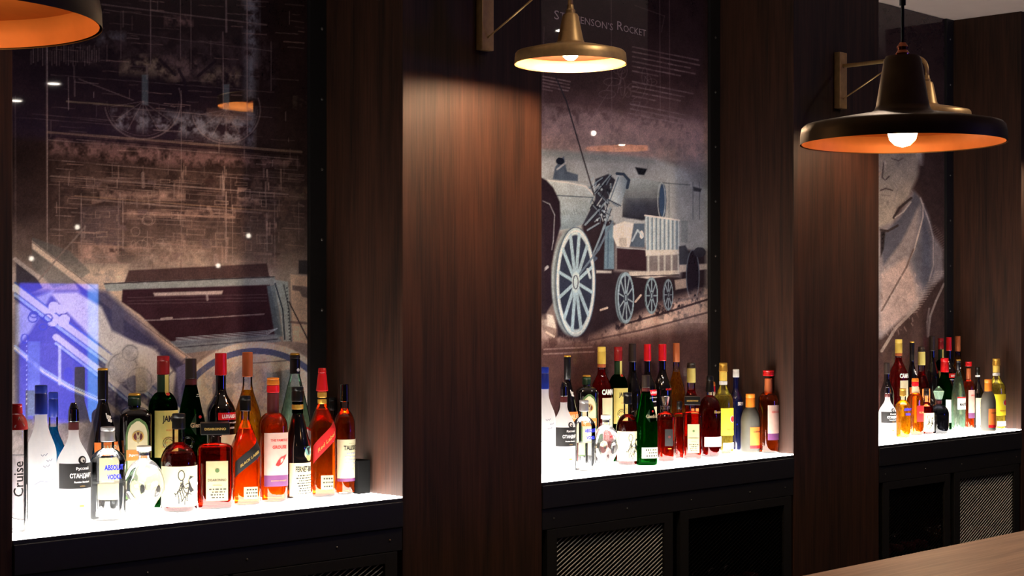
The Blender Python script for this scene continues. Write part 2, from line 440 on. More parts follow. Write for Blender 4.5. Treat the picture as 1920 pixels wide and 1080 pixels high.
for k in range(22): v = 386 + k*3.3; c.line([(152, v), (225, v+2)], .9, ink2, .35)
for k in range(420):
    u = g.uniform(90, 560); v = g.uniform(300, 500) if g.random() < .7 else g.uniform(0, 300); L = g.uniform(8, 60)
    if g.random() < .72: c.line([(u, v), (min(u+L, 570), v + L*.06)], g.uniform(.7, 1.6), g.choice([ink, ink2, (160,130,120)]), g.uniform(.2, .55))
    else: c.line([(u, v), (u, v + L*.5)], g.uniform(.7, 1.8), g.choice([ink, ink2]), g.uniform(.25, .6))
for k in range(26):
    u = g.uniform(150, 530); v = g.uniform(330, 480); c.poly([(u,v),(u+g.uniform(6,22),v+1),(u+g.uniform(6,22),v+g.uniform(4,12)),(u,v+g.uniform(4,12))], g.choice([(50,36,36),(150,122,112),(96,80,84)]), g.uniform(.3,.7))
c.line([(148,148),(250,188)], 1.6, ink, .5); c.line([(140,180),(140,150)], 2, ink, .5)
for k in range(60):
    u = g.choice([226, 340, 424, 500, 520]) + g.uniform(-8, 8); v = g.uniform(300, 500)
    c.line([(u, v), (u, v + g.uniform(6, 26))], g.uniform(1, 3), g.choice([(150,128,118),(118,98,92)]), g.uniform(.3, .65))
for k in range(36):
    u = g.uniform(150, 520); v = g.uniform(330, 480); w = g.uniform(8, 34); h = g.uniform(5, 18)
    c.line([(u,v),(u+w,v+1),(u+w,v+h),(u,v+h),(u,v)], 1.1, (146, 124, 114), g.uniform(.3, .6))
for k in range(9): c.ring(g.uniform(250,300), g.uniform(410,470), g.uniform(4,12), g.uniform(4,12), 1.2, (150,128,120), .5)
for v0 in (182, 352): c.patch([(552,v0),(576,v0+2),(576,v0+20),(552,v0+18)], (112, 98, 80), .7, 90+v0, .45)
c.patch([(150,60),(520,70),(520,160),(150,120)], (88, 72, 74), .35, 95, .52)
c.patch([(100,300),(560,330),(560,500),(100,480)], (112, 90, 82), .35, 96, .5)
# two carriage wheels
for cu, cv, r in ((268,190,72),(424,206,64)):
    c.ring(cu, cv, r, r*.98, 2, ink, .45, -20, 170); c.ring(cu, cv, r*.93, r*.9, .9, ink, .3, 0, 180)
    for a in (10, 35, 62, 90, 118, 145, 170): c.line([(cu, cv), (cu + r*.85*math.cos(R(a)), cv + r*.85*math.sin(R(a)))], 1.2, ink, .4)
c.line([(335,130),(345,150),(350,175)], 5, (34,24,28), .8); c.line([(300,112),(328,140)], 5, (34,24,28), .8); c.line([(400,118),(372,142)], 5, (34,24,28), .8)
# the boiler
c.patch([(120,500),(240,497),(236,540),(300,620),(200,560),(170,530)], (188, 168, 150), .9, 41, .3)
c.poly([(60,445),(130,470),(170,510),(140,530),(100,540),(60,500)], (84, 88, 88), .5)
c.poly([(242,507),(500,494),(506,522),(233,530)], (58, 42, 44), .85)
c.poly([(194,531),(515,518),(517,534),(395,540),(200,546)], (128, 142, 146), .8)
c.line([(196,532),(514,519)], 1.6, (40, 34, 40), .9)
c.poly([(230,543),(506,534),(527,628),(420,640),(330,648),(300,625),(262,590),(228,566)], (52, 34, 42), 1)
c.poly([(500,536),(516,534),(530,630),(516,634)], (88, 108, 118), .8)
c.poly([(287,549),(418,545),(416,552),(290,555)], (178, 168, 166), .9)
for v in (556, 562, 568): c.line([(240, v+2), (500, v-4)], 1.2, (92, 78, 84), .55)
c.line([(388,550),(389,562)], 4, (150,140,140), .7); c.line([(270,601),(380,596),(495,589)], 1.8, (140, 132, 136), .8); c.line([(303,598),(322,596)], 4, (170,160,160), .8)
for k in range(4): c.line([(330, 640-k*2), (420, 634-k*2.4), (500, 628-k*2.5), (520, 616)], 1.1, (150, 166, 180), .75)
c.poly([(318,640),(520,626),(528,640),(340,664)], (112, 128, 142), .75); c.line([(330,652),(520,636)], 2, (48,48,60), .7)
c.poly([(512,524),(540,528),(548,640),(531,640),(526,590)], (150, 162, 164), .95); c.line([(516,532),(530,580),(534,636)], 2.4, (52, 62, 74)); c.line([(532,534),(542,580),(546,640)], 1.6, (52, 56, 64), .8)
for k in range(16): c.ell(538 + k*.35, 540 + k*6.4, 1.6, 1.8, (40, 44, 54), .9, .5)
c.poly([(544,514),(580,518),(580,645),(549,640)], (190, 168, 150), 1); c.line([(542,566),(580,642)], 1.8, (36, 30, 36), .95)
c.poly([(548,535),(580,538),(580,560),(566,556),(562,546),(548,544)], (104, 92, 92), .95); c.line([(546,604),(574,606)], 4, (90, 72, 72), .7)
c.poly([(560,488),(580,488),(580,515),(560,513)], (42, 42, 46), .85)
# driving wheel arch at the lower right
c.ell(480, 815, 172, 176, (200, 188, 176), 1, .02); c.ring(480, 818, 158, 160, 11, (84, 92, 128), 1, 180, 330); c.ell(480, 820, 150, 150, (196, 184, 172), 1, .02)
c.patch([(380,690),(560,690),(560,780),(380,780)], (134, 140, 150), .7, 44, .45); c.line([(460,682),(540,676)], 1.6, (60, 60, 70), .6); c.poly([(500,700),(560,690),(560,780),(505,780)], (100, 118, 130), .5)
# dark wedge and slanting beam
c.poly([(120,500),(190,556),(350,672),(330,700),(240,640),(180,590)], (58, 50, 72), 1, 3)
c.poly([(184,558),(232,592),(232,640),(290,700),(200,640)], (58, 52, 76), .9)
c.poly([(60,452),(92,476),(200,556),(360,672),(344,684),(190,566),(60,466)], (186, 168, 154), 1, 1.5); c.line([(60,454),(200,558),(356,672)], 1.2, (60,46,46), .6)
c.poly([(30,485),(62,510),(80,540),(30,560)], (54, 50, 58), .9); c.line([(28,486),(75,522)], 7, (170,158,152), .9); c.line([(74,524),(120,470),(160,425)], 3, (118,104,100), .7)
c.poly([(210,565),(232,578),(232,660),(210,640)], (160, 158, 152), .9)
# coupling rods
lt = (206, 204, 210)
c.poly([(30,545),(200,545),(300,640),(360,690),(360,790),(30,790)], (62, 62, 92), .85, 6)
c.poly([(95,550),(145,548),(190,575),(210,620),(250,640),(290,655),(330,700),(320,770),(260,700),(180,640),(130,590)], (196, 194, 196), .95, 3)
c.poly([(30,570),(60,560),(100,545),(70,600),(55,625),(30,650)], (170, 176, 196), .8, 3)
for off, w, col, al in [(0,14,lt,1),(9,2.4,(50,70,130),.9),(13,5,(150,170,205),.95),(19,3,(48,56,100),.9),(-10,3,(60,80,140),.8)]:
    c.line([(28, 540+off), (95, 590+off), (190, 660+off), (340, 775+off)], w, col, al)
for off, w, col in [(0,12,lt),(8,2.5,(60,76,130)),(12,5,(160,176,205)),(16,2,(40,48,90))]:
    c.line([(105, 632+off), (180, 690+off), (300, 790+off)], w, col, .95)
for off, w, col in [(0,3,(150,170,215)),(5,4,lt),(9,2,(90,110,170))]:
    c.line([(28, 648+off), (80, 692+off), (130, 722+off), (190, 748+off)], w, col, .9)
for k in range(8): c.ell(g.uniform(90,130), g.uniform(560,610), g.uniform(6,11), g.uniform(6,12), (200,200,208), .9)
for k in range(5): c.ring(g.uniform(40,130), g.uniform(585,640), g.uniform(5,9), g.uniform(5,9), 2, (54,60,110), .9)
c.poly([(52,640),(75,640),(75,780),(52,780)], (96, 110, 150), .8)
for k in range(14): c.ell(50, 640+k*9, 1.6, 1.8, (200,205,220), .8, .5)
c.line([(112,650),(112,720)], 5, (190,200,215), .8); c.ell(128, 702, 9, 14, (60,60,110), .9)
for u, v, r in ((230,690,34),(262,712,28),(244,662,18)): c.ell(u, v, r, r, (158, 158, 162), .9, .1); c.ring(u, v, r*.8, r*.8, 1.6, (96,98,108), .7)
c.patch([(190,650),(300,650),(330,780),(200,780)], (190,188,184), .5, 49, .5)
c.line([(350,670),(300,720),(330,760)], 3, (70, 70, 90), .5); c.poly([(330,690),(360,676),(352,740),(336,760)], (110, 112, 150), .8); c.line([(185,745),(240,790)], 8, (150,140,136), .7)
ns = c.fbm(77, (22, 9, 4, 2))[..., None]; c.A *= .84 + .32*ns
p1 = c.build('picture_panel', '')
tag(p1, 'tall glazed print of an old engineering drawing over a locomotive close-up, reflecting a blue screen', 'picture', 'glazed railway prints in the niches')

# ---- picture two: old locomotive with its tender
x0, x1 = NICHE[1][0] + .001, NICHE[1][1] - .063
c = Canvas(x0, x1, Z_SHELF, Z_CEIL - .002, 400, 720)
z2 = lambda L: [(1000 + a/2.4556, 240 + b/2.4556) for a, b in L]
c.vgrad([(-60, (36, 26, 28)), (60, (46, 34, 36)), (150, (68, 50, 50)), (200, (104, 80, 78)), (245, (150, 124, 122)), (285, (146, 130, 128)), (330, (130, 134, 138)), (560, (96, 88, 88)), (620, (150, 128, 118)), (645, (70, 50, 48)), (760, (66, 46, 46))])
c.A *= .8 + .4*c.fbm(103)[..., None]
tone = (150, 128, 126)
# small print in columns
for bu, bv, n, L in ((1186,88,6,120),(1186,153,4,110),(1182,195,4,120),(1018,143,5,50)):
    for k in range(n):
        v = bv + k*(9 if bu > 1100 else 6); u = bu; end = bu + L*g.uniform(.75, 1) if k != n-1 else bu + L*.35
        while u < end:
            w = g.uniform(4, 13); c.line([(u, v + (u-bu)*.2), (u+w, v + (u-bu+w)*.2)], 2.2, tone, g.uniform(.35, .7)); u += w + 2.4
for k in range(16):
    u = g.uniform(1120, 1240); v = g.uniform(130, 240); c.ring(u, v, g.uniform(4,16), g.uniform(4,18), 1, tone, .3)
    c.line([(u, v), (u + g.uniform(-30,30), v + g.uniform(-10,50))], 1, tone, .35)
for u in (1237, 1255, 1146): c.line([(u, 0), (u+1, 230)], 1.1, tone, .35)
c.line([(1020,50),(1016,320)], 1, tone, .3); c.line([(1190,10),(1246,30),(1240,60)], 1, tone, .3)
# sky and shed
c.patch([(1016,196),(1330,230),(1330,300),(1016,290)], (186, 156, 150), .6, 61, .45)
c.poly(z2([(30,100),(300,120),(560,140),(700,190),(745,255),(810,290),(810,560),(600,560),(400,500),(30,470)]), (150, 158, 162), .85, 5)
c.poly(z2([(30,100),(400,125),(560,150),(560,165),(200,150),(30,130)]), (120, 128, 130), .6, 4)
for X_ in (560, 625, 735, 765): c.line(z2([(X_,250),(X_,420)]), 1.4, (90, 98, 104), .7)
c.line(z2([(560,250),(720,262)]), 1.6, (84,92,98), .8); c.poly(z2([(735,270),(775,280),(770,295),(738,290)]), (50,54,60), .9)
c.poly(z2([(680,425),(710,428),(710,530),(680,525)]), (120, 130, 135), .8)
c.poly(z2([(468,180),(524,188),(510,217),(484,214)]), (28, 30, 36), 1)
# firebox and boiler at left
c.poly(z2([(35,235),(150,246),(235,262),(285,310),(262,370),(235,440),(180,460),(120,470),(100,300)]), (176, 186, 188), 1, 1.5, (104, 122, 134))
c.line(z2([(38,238),(150,250),(240,268),(280,308)]), 2, (210,212,208), .8); c.line(z2([(100,310),(275,320)]), 1.4, (60,72,84), .9)
for k in range(10): c.line(z2([(125+k*12,372+g.random()*20),(133+k*12,400)]), 1, (96,106,112), .6)
c.poly(z2([(90,235),(100,180),(140,130),(155,200),(205,215),(205,245),(120,240)]), (64, 78, 96), .9); c.ell(1050,302,8,7,(28,32,44)); c.line(z2([(110,190),(150,160)]), 3, (170,176,180), .8)
c.poly(z2([(30,225),(60,240),(92,275),(122,340),(126,450),(100,540),(82,640),(92,800),(60,850),(30,850)]), (36, 28, 36), 1, 1.5)
c.line(z2([(30,330),(75,350),(98,400),(92,520),(85,560)]), 1.4, (150, 156, 166), .7); c.line(z2([(40,660),(65,640)]), 5, (180,184,188), .8)
c.poly(z2([(36,850),(90,862),(108,925),(40,905)]), (196, 186, 176), .9)
c.poly(z2([(40,235),(-140,228),(-300,300),(-340,460),(-300,640),(-140,900),(60,880)]), (40, 32, 38), 1, 2)
c.ring(1000-130/2.4556, 240+560/2.4556, 62, 112, 4, (120,134,140), .8); c.poly(z2([(-340,880),(60,860),(60,960),(-340,990)]), (120, 104, 98), .8, 5)
# dark under frame
c.poly(z2([(225,450),(300,400),(345,420),(375,440),(372,660),(680,690),(700,560),(790,580),(790,720),(740,820),(440,900),(280,1010),(110,960),(100,800),(240,700)]), (40, 32, 38), .97, 3)
# tank barrel
c.poly(z2([(415,230),(500,232),(600,255),(612,330),(605,405),(500,425),(410,410)]), (150, 164, 168), 1, 1.5, (34, 34, 42)); c.poly(z2([(430,330),(590,330),(600,400),(440,410)]), (40, 44, 60), .6, 12)
c.ell(1000+596/2.4556, 240+333/2.4556, 7, 33, (52, 72, 100)); c.ring(1000+590/2.4556, 240+333/2.4556, 7, 33, 1.4, (168,184,190), .7)
# levers, braces and steam cylinder
c.poly(z2([(285,235),(345,212),(380,240),(350,330),(330,420),(270,430),(225,450),(285,330)]), (42, 42, 52), .95)
for a, b, w in (((255,275),(318,230),2),((285,300),(355,215),2.2),((240,445),(345,330),3.5),((290,560),(355,370),4.5),((262,610),(330,450),3),((300,300),(345,345),3),((318,380),(350,400),3),((250,470),(300,440),3)):
    c.line(z2([a, b]), w, (120, 138, 152), .9); c.line(z2([(a[0]+5,a[1]+3),(b[0]+5,b[1]+3)]), 1, (30,32,44), .9)
for k in range(34):
    a_, b_ = g.uniform(262, 372), g.uniform(225, 430); c.line(z2([(a_, b_), (a_ + g.uniform(-26, 26), b_ + g.uniform(12, 44))]), g.uniform(.9, 2.2), g.choice([(132,150,162),(96,112,128),(176,186,190),(28,30,40)]), .85)
for k in range(18): c.ell(1000 + g.uniform(290,365)/2.4556, 240 + g.uniform(230,430)/2.4556, 2.4, 3, g.choice([(160,176,186),(30,34,44)]), .9, .4)
c.poly(z2([(345,330),(388,212),(440,238),(402,358)]), (196, 206, 208), 1, 1.2, (92, 110, 126), 1); c.line(z2([(385,210),(415,212),(440,240),(432,275)]), 5, (48, 60, 76)); c.line(z2([(352,335),(392,228)]), 2, (84,104,122), .8); c.line(z2([(345,330),(402,358)]), 2.2, (60,70,84))
c.poly(z2([(330,455),(370,440),(372,650),(325,650)]), (104, 132, 150), .9); c.line(z2([(345,460),(343,640)]), 1.6, (60,80,100), .8)
c.line(z2([(230,560),(290,600),(250,640)]), 4, (70,84,104), .9)
# tender
c.poly(z2([(368,450),(420,430),(462,440),(470,480),(440,550),(385,545),(366,500)]), (206, 200, 190), 1); c.poly(z2([(395,505),(430,505),(430,545),(395,545)]), (160,156,150), .9)
c.poly(z2([(462,440),(512,440),(512,550),(445,545)]), (70, 84, 100), .95); c.ell(1203,440,4,8,(200,206,206)); c.line(z2([(455,520),(480,470),(505,500)]), 3, (160,176,186), .9)
c.poly(z2([(385,548),(520,558),(520,660),(385,650)]), (48, 34, 40), 1); c.line(z2([(385,550),(520,560)]), 2, (160,166,170), .8)
c.poly(z2([(514,402),(672,425),(674,570),(520,562)]), (158, 174, 182), 1, 1.2)
for k in range(8): X_ = 528 + k*19; c.line(z2([(X_,412+k*2),(X_,562)]), 2.2, (92, 112, 126), .9); c.line(z2([(X_+8,412+k*2),(X_+8,562)]), 1, (206,212,212), .6)
c.line(z2([(514,402),(672,425)]), 2.6, (206,206,198)); c.poly(z2([(516,562),(674,560),(674,582),(518,590)]), (190, 188, 180), 1)
for X_ in (525, 572, 600, 632, 664): c.poly(z2([(X_,585),(X_+9,585),(X_+9,672),(X_,672)]), (176, 178, 174), .95)
c.poly(z2([(290,655),(360,658),(360,668),(290,668)]), (180,180,176), .9); c.poly(z2([(440,662),(672,655),(672,672),(530,695),(440,680)]), (186, 180, 172), .95); c.line(z2([(440,684),(670,676)]), 1.4, (40,34,40), .9)
c.poly(z2([(670,545),(700,540),(720,580),(715,640),(672,640)]), (52, 56, 66), .95); c.poly(z2([(672,630),(800,625),(800,650),(672,665)]), (176,168,160), .9); c.poly(z2([(650,700),(720,690),(710,735),(655,745)]), (180,164,150), .8)
c.ell(1299, 517, 13, 50, (34, 30, 40), 1); c.ring(1299, 517, 12, 48, 1.6, (100,112,124), .7); c.ell(1312, 473, 12, 10, (46,46,56), .9)
# ground
c.patch(z2([(450,880),(620,800),(800,740),(800,860),(560,950),(300,1010),(200,1000)]), (196, 170, 156), .9, 63, .42, 5)
c.patch(z2([(36,930),(120,960),(260,990),(520,930),(800,860),(800,960),(36,1010)]), (160, 138, 130), .8, 64, .46, 5)
c.line(z2([(230,985),(500,930),(800,850)]), 3, (60,48,52), .7); c.line(z2([(430,900),(610,850),(800,790)]), 3.4, (44,34,40), .85); c.line(z2([(640,800),(800,770)]), 4, (110,100,100), .7)
for a, b in (((310,838),(340,828)),((470,800),(495,770)),((60,940),(95,960))): c.line(z2([a, b]), 3.4, (196,180,166), .9)
# wheels
wheel(c, 1000+545/2.4556, 240+772/2.4556, 12, 35, 8, (118, 140, 150), (128, 150, 160), (36, 34, 44), .3, 2, 1.6)
wheel(c, 1000+622/2.4556, 240+768/2.4556, 9, 30, 8, (104, 120, 132), (112, 128, 140), (34, 32, 42), .3, 2, 1.4)
wheel(c, 1000+426/2.4556, 240+782/2.4556, 16, 49, 10, (128, 150, 162), (140, 160, 170), (40, 42, 54), .25, 5, 1.8, .3)
wheel(c, 1000+195/2.4556, 240+710/2.4556, 38, 104, 12, (166, 184, 190), (146, 172, 184), (44, 50, 66), .2, 9, 5.5, .4)
c.ring(1000+195/2.4556, 240+710/2.4556, 37, 103, 1.2, (60,76,96), .9); c.ring(1000+195/2.4556, 240+710/2.4556, 34, 96, 1.6, (212,218,214), .6)
c.line(z2([(215,670),(300,560),(365,430)]), 3.4, (92,108,124), .95); c.line(z2([(250,650),(262,690)]), 4, (170,186,192), .9)
c.poly(z2([(30,1000),(820,905),(820,1180),(30,1180)]), (72, 52, 50), .92, 16)
for r in range(2):
    u = 1020
    while u < 1110: w = g.uniform(4, 9); c.line([(u, 655+r*9-(u-1020)*.05), (u+w, 655+r*9-(u+w-1020)*.05)], 2.4, (126,104,100), .7); u += w+3
c.line([(1040,140),(1062,190),(1114,366)], 2.2, (54, 50, 54), .9)
ns = c.fbm(177, (22, 9, 4, 2))[..., None]; c.A *= .86 + .28*ns
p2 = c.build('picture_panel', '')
tag(p2, 'glazed print of an old steam locomotive and wagon with a heading above', 'picture', 'glazed railway prints in the niches')

def flat_text(s, ua, va, ub, vb, hpx, mat, parent):
    """a line of lettering on the print plane between two surveyed points (cap height in survey pixels)"""
    v, f = text_geo(s, .0)
    xa, za = on_y(ua, va, YB); xb, zb = on_y(ub, vb, YB)
    w = v[:, 0].max() - v[:, 0].min(); h = v[:, 1].max() - v[:, 1].min()
    sx = (xb - xa) / w; sz = px2m(hpx, (xa+xb)/2, YB) / h
    pts = [((xa+xb)/2 + a*sx, YB - .0006, (za+zb)/2 + b*sz + (zb-za)/w*a) for a, b in v]
    return mesh_obj('lettering', pts, f, mat, parent)
M_PTXT = pmat('faded_print_ink', (190, 168, 168), .5)
flat_text('S', 1039, 27, 1048, 29, 17, M_PTXT, p2)
flat_text('TEPHENSON\u2019S', 1050, 29, 1149, 51, 13, M_PTXT, p2)
flat_text('R', 1157, 47.5, 1168, 50, 16.5, M_PTXT, p2)
flat_text('OCKET', 1169, 53, 1211, 62.5, 12.5, M_PTXT, p2)

# ---- picture three: engraved portrait of an elderly man
x0, x1 = NICHE[2][0] + .001, NICHE[2][1] - .063
c = Canvas(x0, x1, Z_SHELF, Z_CEIL - .002, 200, 560)
z3 = lambda L: [(1620 + a/2.7, 260 + b/2.7) for a, b in L]
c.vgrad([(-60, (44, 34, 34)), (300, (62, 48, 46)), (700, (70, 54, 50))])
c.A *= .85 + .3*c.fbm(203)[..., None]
skin = (150, 138, 124)
# the part of the sitter that goes on behind the pillar
c.poly(z3([(84,-190),(-60,-180),(-170,-90),(-190,40),(-180,180),(-120,300),(-60,400),(84,460)]), [x*.8 for x in skin], 1, 5)
c.poly(z3([(84,430),(-60,400),(-160,450),(-330,520),(-520,640),(-600,900),(-600,1200),(84,1010)]), (70, 68, 74), 1, 4)
c.poly(z3([(84,450),(10,430),(-60,480),(-30,640),(84,760)]), (160, 150, 140), .9, 3)
c.line(z3([(-60,400),(-90,560),(-20,760),(60,940)]), 3, (150,136,130), .8); c.line(z3([(-100,105),(-60,95),(-20,112)]), 2, (84,72,68), .8)
c.poly(z3([(20,-160),(200,-190),(265,-110),(285,0),(283,80),(275,180),(262,215),(245,250),(228,300),(170,350),(150,440),(60,460),(20,300)]), skin, 1, 4)
c.poly(z3([(150,60),(230,80),(200,150),(160,150)]), (134, 124, 116), .6, 8); c.poly(z3([(180,-190),(275,-130),(300,20),(290,130),(268,60),(230,-60)]), (206,198,188), .8, 6)
c.line(z3([(100,120),(96,160),(92,196),(108,210),(128,190)]), 2.2, (84,72,68), .9); c.line(z3([(84,262),(110,252),(145,262)]), 2.4, (84,70,66), .95); c.line(z3([(90,285),(130,290)]), 1.6, (110,96,90), .7)
c.line(z3([(140,100),(175,112),(195,100)]), 2, (92,80,76), .8); c.line(z3([(150,215),(170,260),(150,320)]), 1.6, (128,116,108), .7); c.ell(1664, 380, 4, 5, (100,88,82), .6, .8)
for k in range(40):
    a = g.uniform(85, 250); b = g.uniform(60, 330); c.line(z3([(a,b),(a+g.uniform(4,14),b+g.uniform(6,18))]), 1, g.choice([(140,128,118),(200,190,178)]), .4)
c.poly(z3([(250,262),(285,300),(330,400),(345,480),(400,560),(405,700),(330,760),(270,850),(180,920),(90,1010),(70,1010),(70,450),(150,420),(210,330)]), (128, 118, 116), 1, 4)
c.poly(z3([(255,270),(290,310),(240,420),(190,520),(100,640),(84,560),(110,470),(180,400),(230,330)]), (76, 76, 84), .95, 3)
c.poly(z3([(290,330),(315,400),(345,500),(350,680),(310,760),(265,720),(235,620),(270,500)]), (74, 76, 86), .8, 8)
c.poly(z3([(300,520),(330,560),(330,650),(290,640)]), (90,92,102), .6, 6)
c.poly(z3([(84,690),(210,600),(250,700),(270,820),(230,880),(100,980),(84,960)]), (164, 142, 132), .9, 5)
c.poly(z3([(84,470),(110,465),(100,560),(84,600)]), (40,34,34), .95)
c.line(z3([(240,300),(180,350),(150,400)]), 4, (52,44,42), .9); c.line(z3([(170,440),(120,468),(86,462)]), 4, (52,44,42), .9); c.line(z3([(238,320),(200,370),(158,400)]), 2, (170,160,150), .8)
for pts, w, col in (([(300,330),(298,400),(255,560),(180,720),(90,880)],2.2,(172,158,150)),([(250,560),(215,650),(130,800),(90,870)],3,(92,76,70)),([(285,300),(330,420),(350,500)],2.2,(170,160,156)),([(350,500),(352,640),(330,720)],2,(160,146,140))):
    c.line(z3(pts), w, col, .85)
for k in range(70):
    a = g.uniform(84, 270); b = g.uniform(640, 980)
    if a*.75 + b < 1120: c.line(z3([(a,b),(a+g.uniform(3,14),b+g.uniform(8,26))]), 1.1, g.choice([(120,98,90),(190,168,156)]), .45)
for k in range(17): a = 235 + k*9; b = 885 - k*13; c.line(z3([(a-20,b),(a+34,b-8)]), 1.5, (158,142,132), .6)
for k in range(12): a = 320 + k*7; b = 455 + k*9; c.line(z3([(a,b+10),(a+40,b-16)]), 1.1, (120,106,100), .5)
c.line(z3([(90,1075),(160,960),(240,880),(270,850)]), 5, (150,134,124), .85); c.line(z3([(405,735),(365,820),(335,900),(325,1000)]), 3.4, (150,136,126), .85); c.line(z3([(330,860),(320,930),(322,1000)]), 3, (124,110,104), .8)
ns = c.fbm(277, (16, 6, 3, 2))[..., None]; c.A *= .82 + .36*ns
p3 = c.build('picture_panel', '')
tag(p3, 'glazed print of an engraved elderly man in a high collared coat', 'picture', 'glazed railway prints in the niches')

# ------------------------------------------------------------------ lit shelves and cabinets under them
M_LIT = glow('lit_diffuser_glass', (1.0, .93, .86), SHELF_GLOW)
M_WIRE_LIT = pmat('steel_wire_lit_tone', (225, 225, 220), .5, .3, noise=((80, 80, 80), .2))  # wire that catches the light, its brightness put into the colour
M_WIRE_DIM = pmat('steel_wire_dim_tone', (40, 40, 40), .35, .9)  # darker copy of the same wire where it catches little light
NN = ('left', 'middle', 'right')
SIDE = ('under the engineering drawing print', 'under the locomotive print', 'under the portrait print')
M_DIMAMB = pmat('brown_bottle_glass', (92, 44, 16), .08, coat=1.)
M_BLKGL = pmat('black_bottle_glass', (9, 7, 8), .06, coat=1., spec=.8)

def wires(x0, x1, z0, z1, y, step, slope, thick, mat, parent, sgn):
    """one direction of the diamond mesh, clipped to the door opening"""
    vs, fs = [], []
    W, Hh = x1-x0, z1-z0
    b = -W*slope if sgn > 0 else 0
    while b < Hh + (0 if sgn > 0 else W*slope):
        # line z = b + sgn*slope*x
        pts = []
        for x in (0, W):
            z = b + sgn*slope*x
            if 0 <= z <= Hh: pts.append((x, z))
        for z in (0, Hh):
            x = (z-b)/(sgn*slope)
            if 0 < x < W: pts.append((x, z))
        if len(pts) >= 2:
            (xa, za), (xb, zb) = min(pts), max(pts)
            if xb - xa > .01:
                dx, dz = xb-xa, zb-za; L = math.hypot(dx, dz); nx, nz = -dz/L*thick, dx/L*thick
                k = len(vs)
                for (px, pz) in ((xa, za), (xb, zb)):
                    for sx, sy in ((-1,-.6),(1,-.6),(1,.6),(-1,.6)):
                        vs.append((x0+px+nx*sx*.5, y+sy*thick, z0+pz+nz*sx*.5))
                fs += [(k,k+1,k+5,k+4),(k+1,k+2,k+6,k+5),(k+2,k+3,k+7,k+6),(k+3,k,k+4,k+7),(k+3,k+2,k+1,k),(k+4,k+5,k+6,k+7)]
        b += step
    o = mesh_obj('wire_mesh', vs, fs, mat, parent); tag(o, kind='stuff')
    return o

def lying_bottle(x, y, z, mat, label, group, L=.30, r=.038):
    e = empty('wine_bottle', (x, y, z), 0, label, 'bottle', group)
    prof = [(r*.5, 0), (r*.96, .004), (r, .012), (r, L*.62), (r*.9, L*.68), (r*.42, L*.76), (r*.36, L*.8), (r*.36, L*.96), (r*.44, L*.965), (r*.44, L)]
    vs, fs = lathe_data(prof, 20)
    o = mesh_obj('glass_body', [(a, -c + L/2, b) for a, b, c in vs], fs, mat, e, True)
    vs, fs = lathe_data([(r*.4, L*.84), (r*.47, L*.85), (r*.5, L+.004), (r*.3, L+.006)], 16)
    mesh_obj('capsule', [(a, -c + L/2, b) for a, b, c in vs], fs, pmat('wine_red_capsule', (88, 20, 24), .35), e, True)
    return e

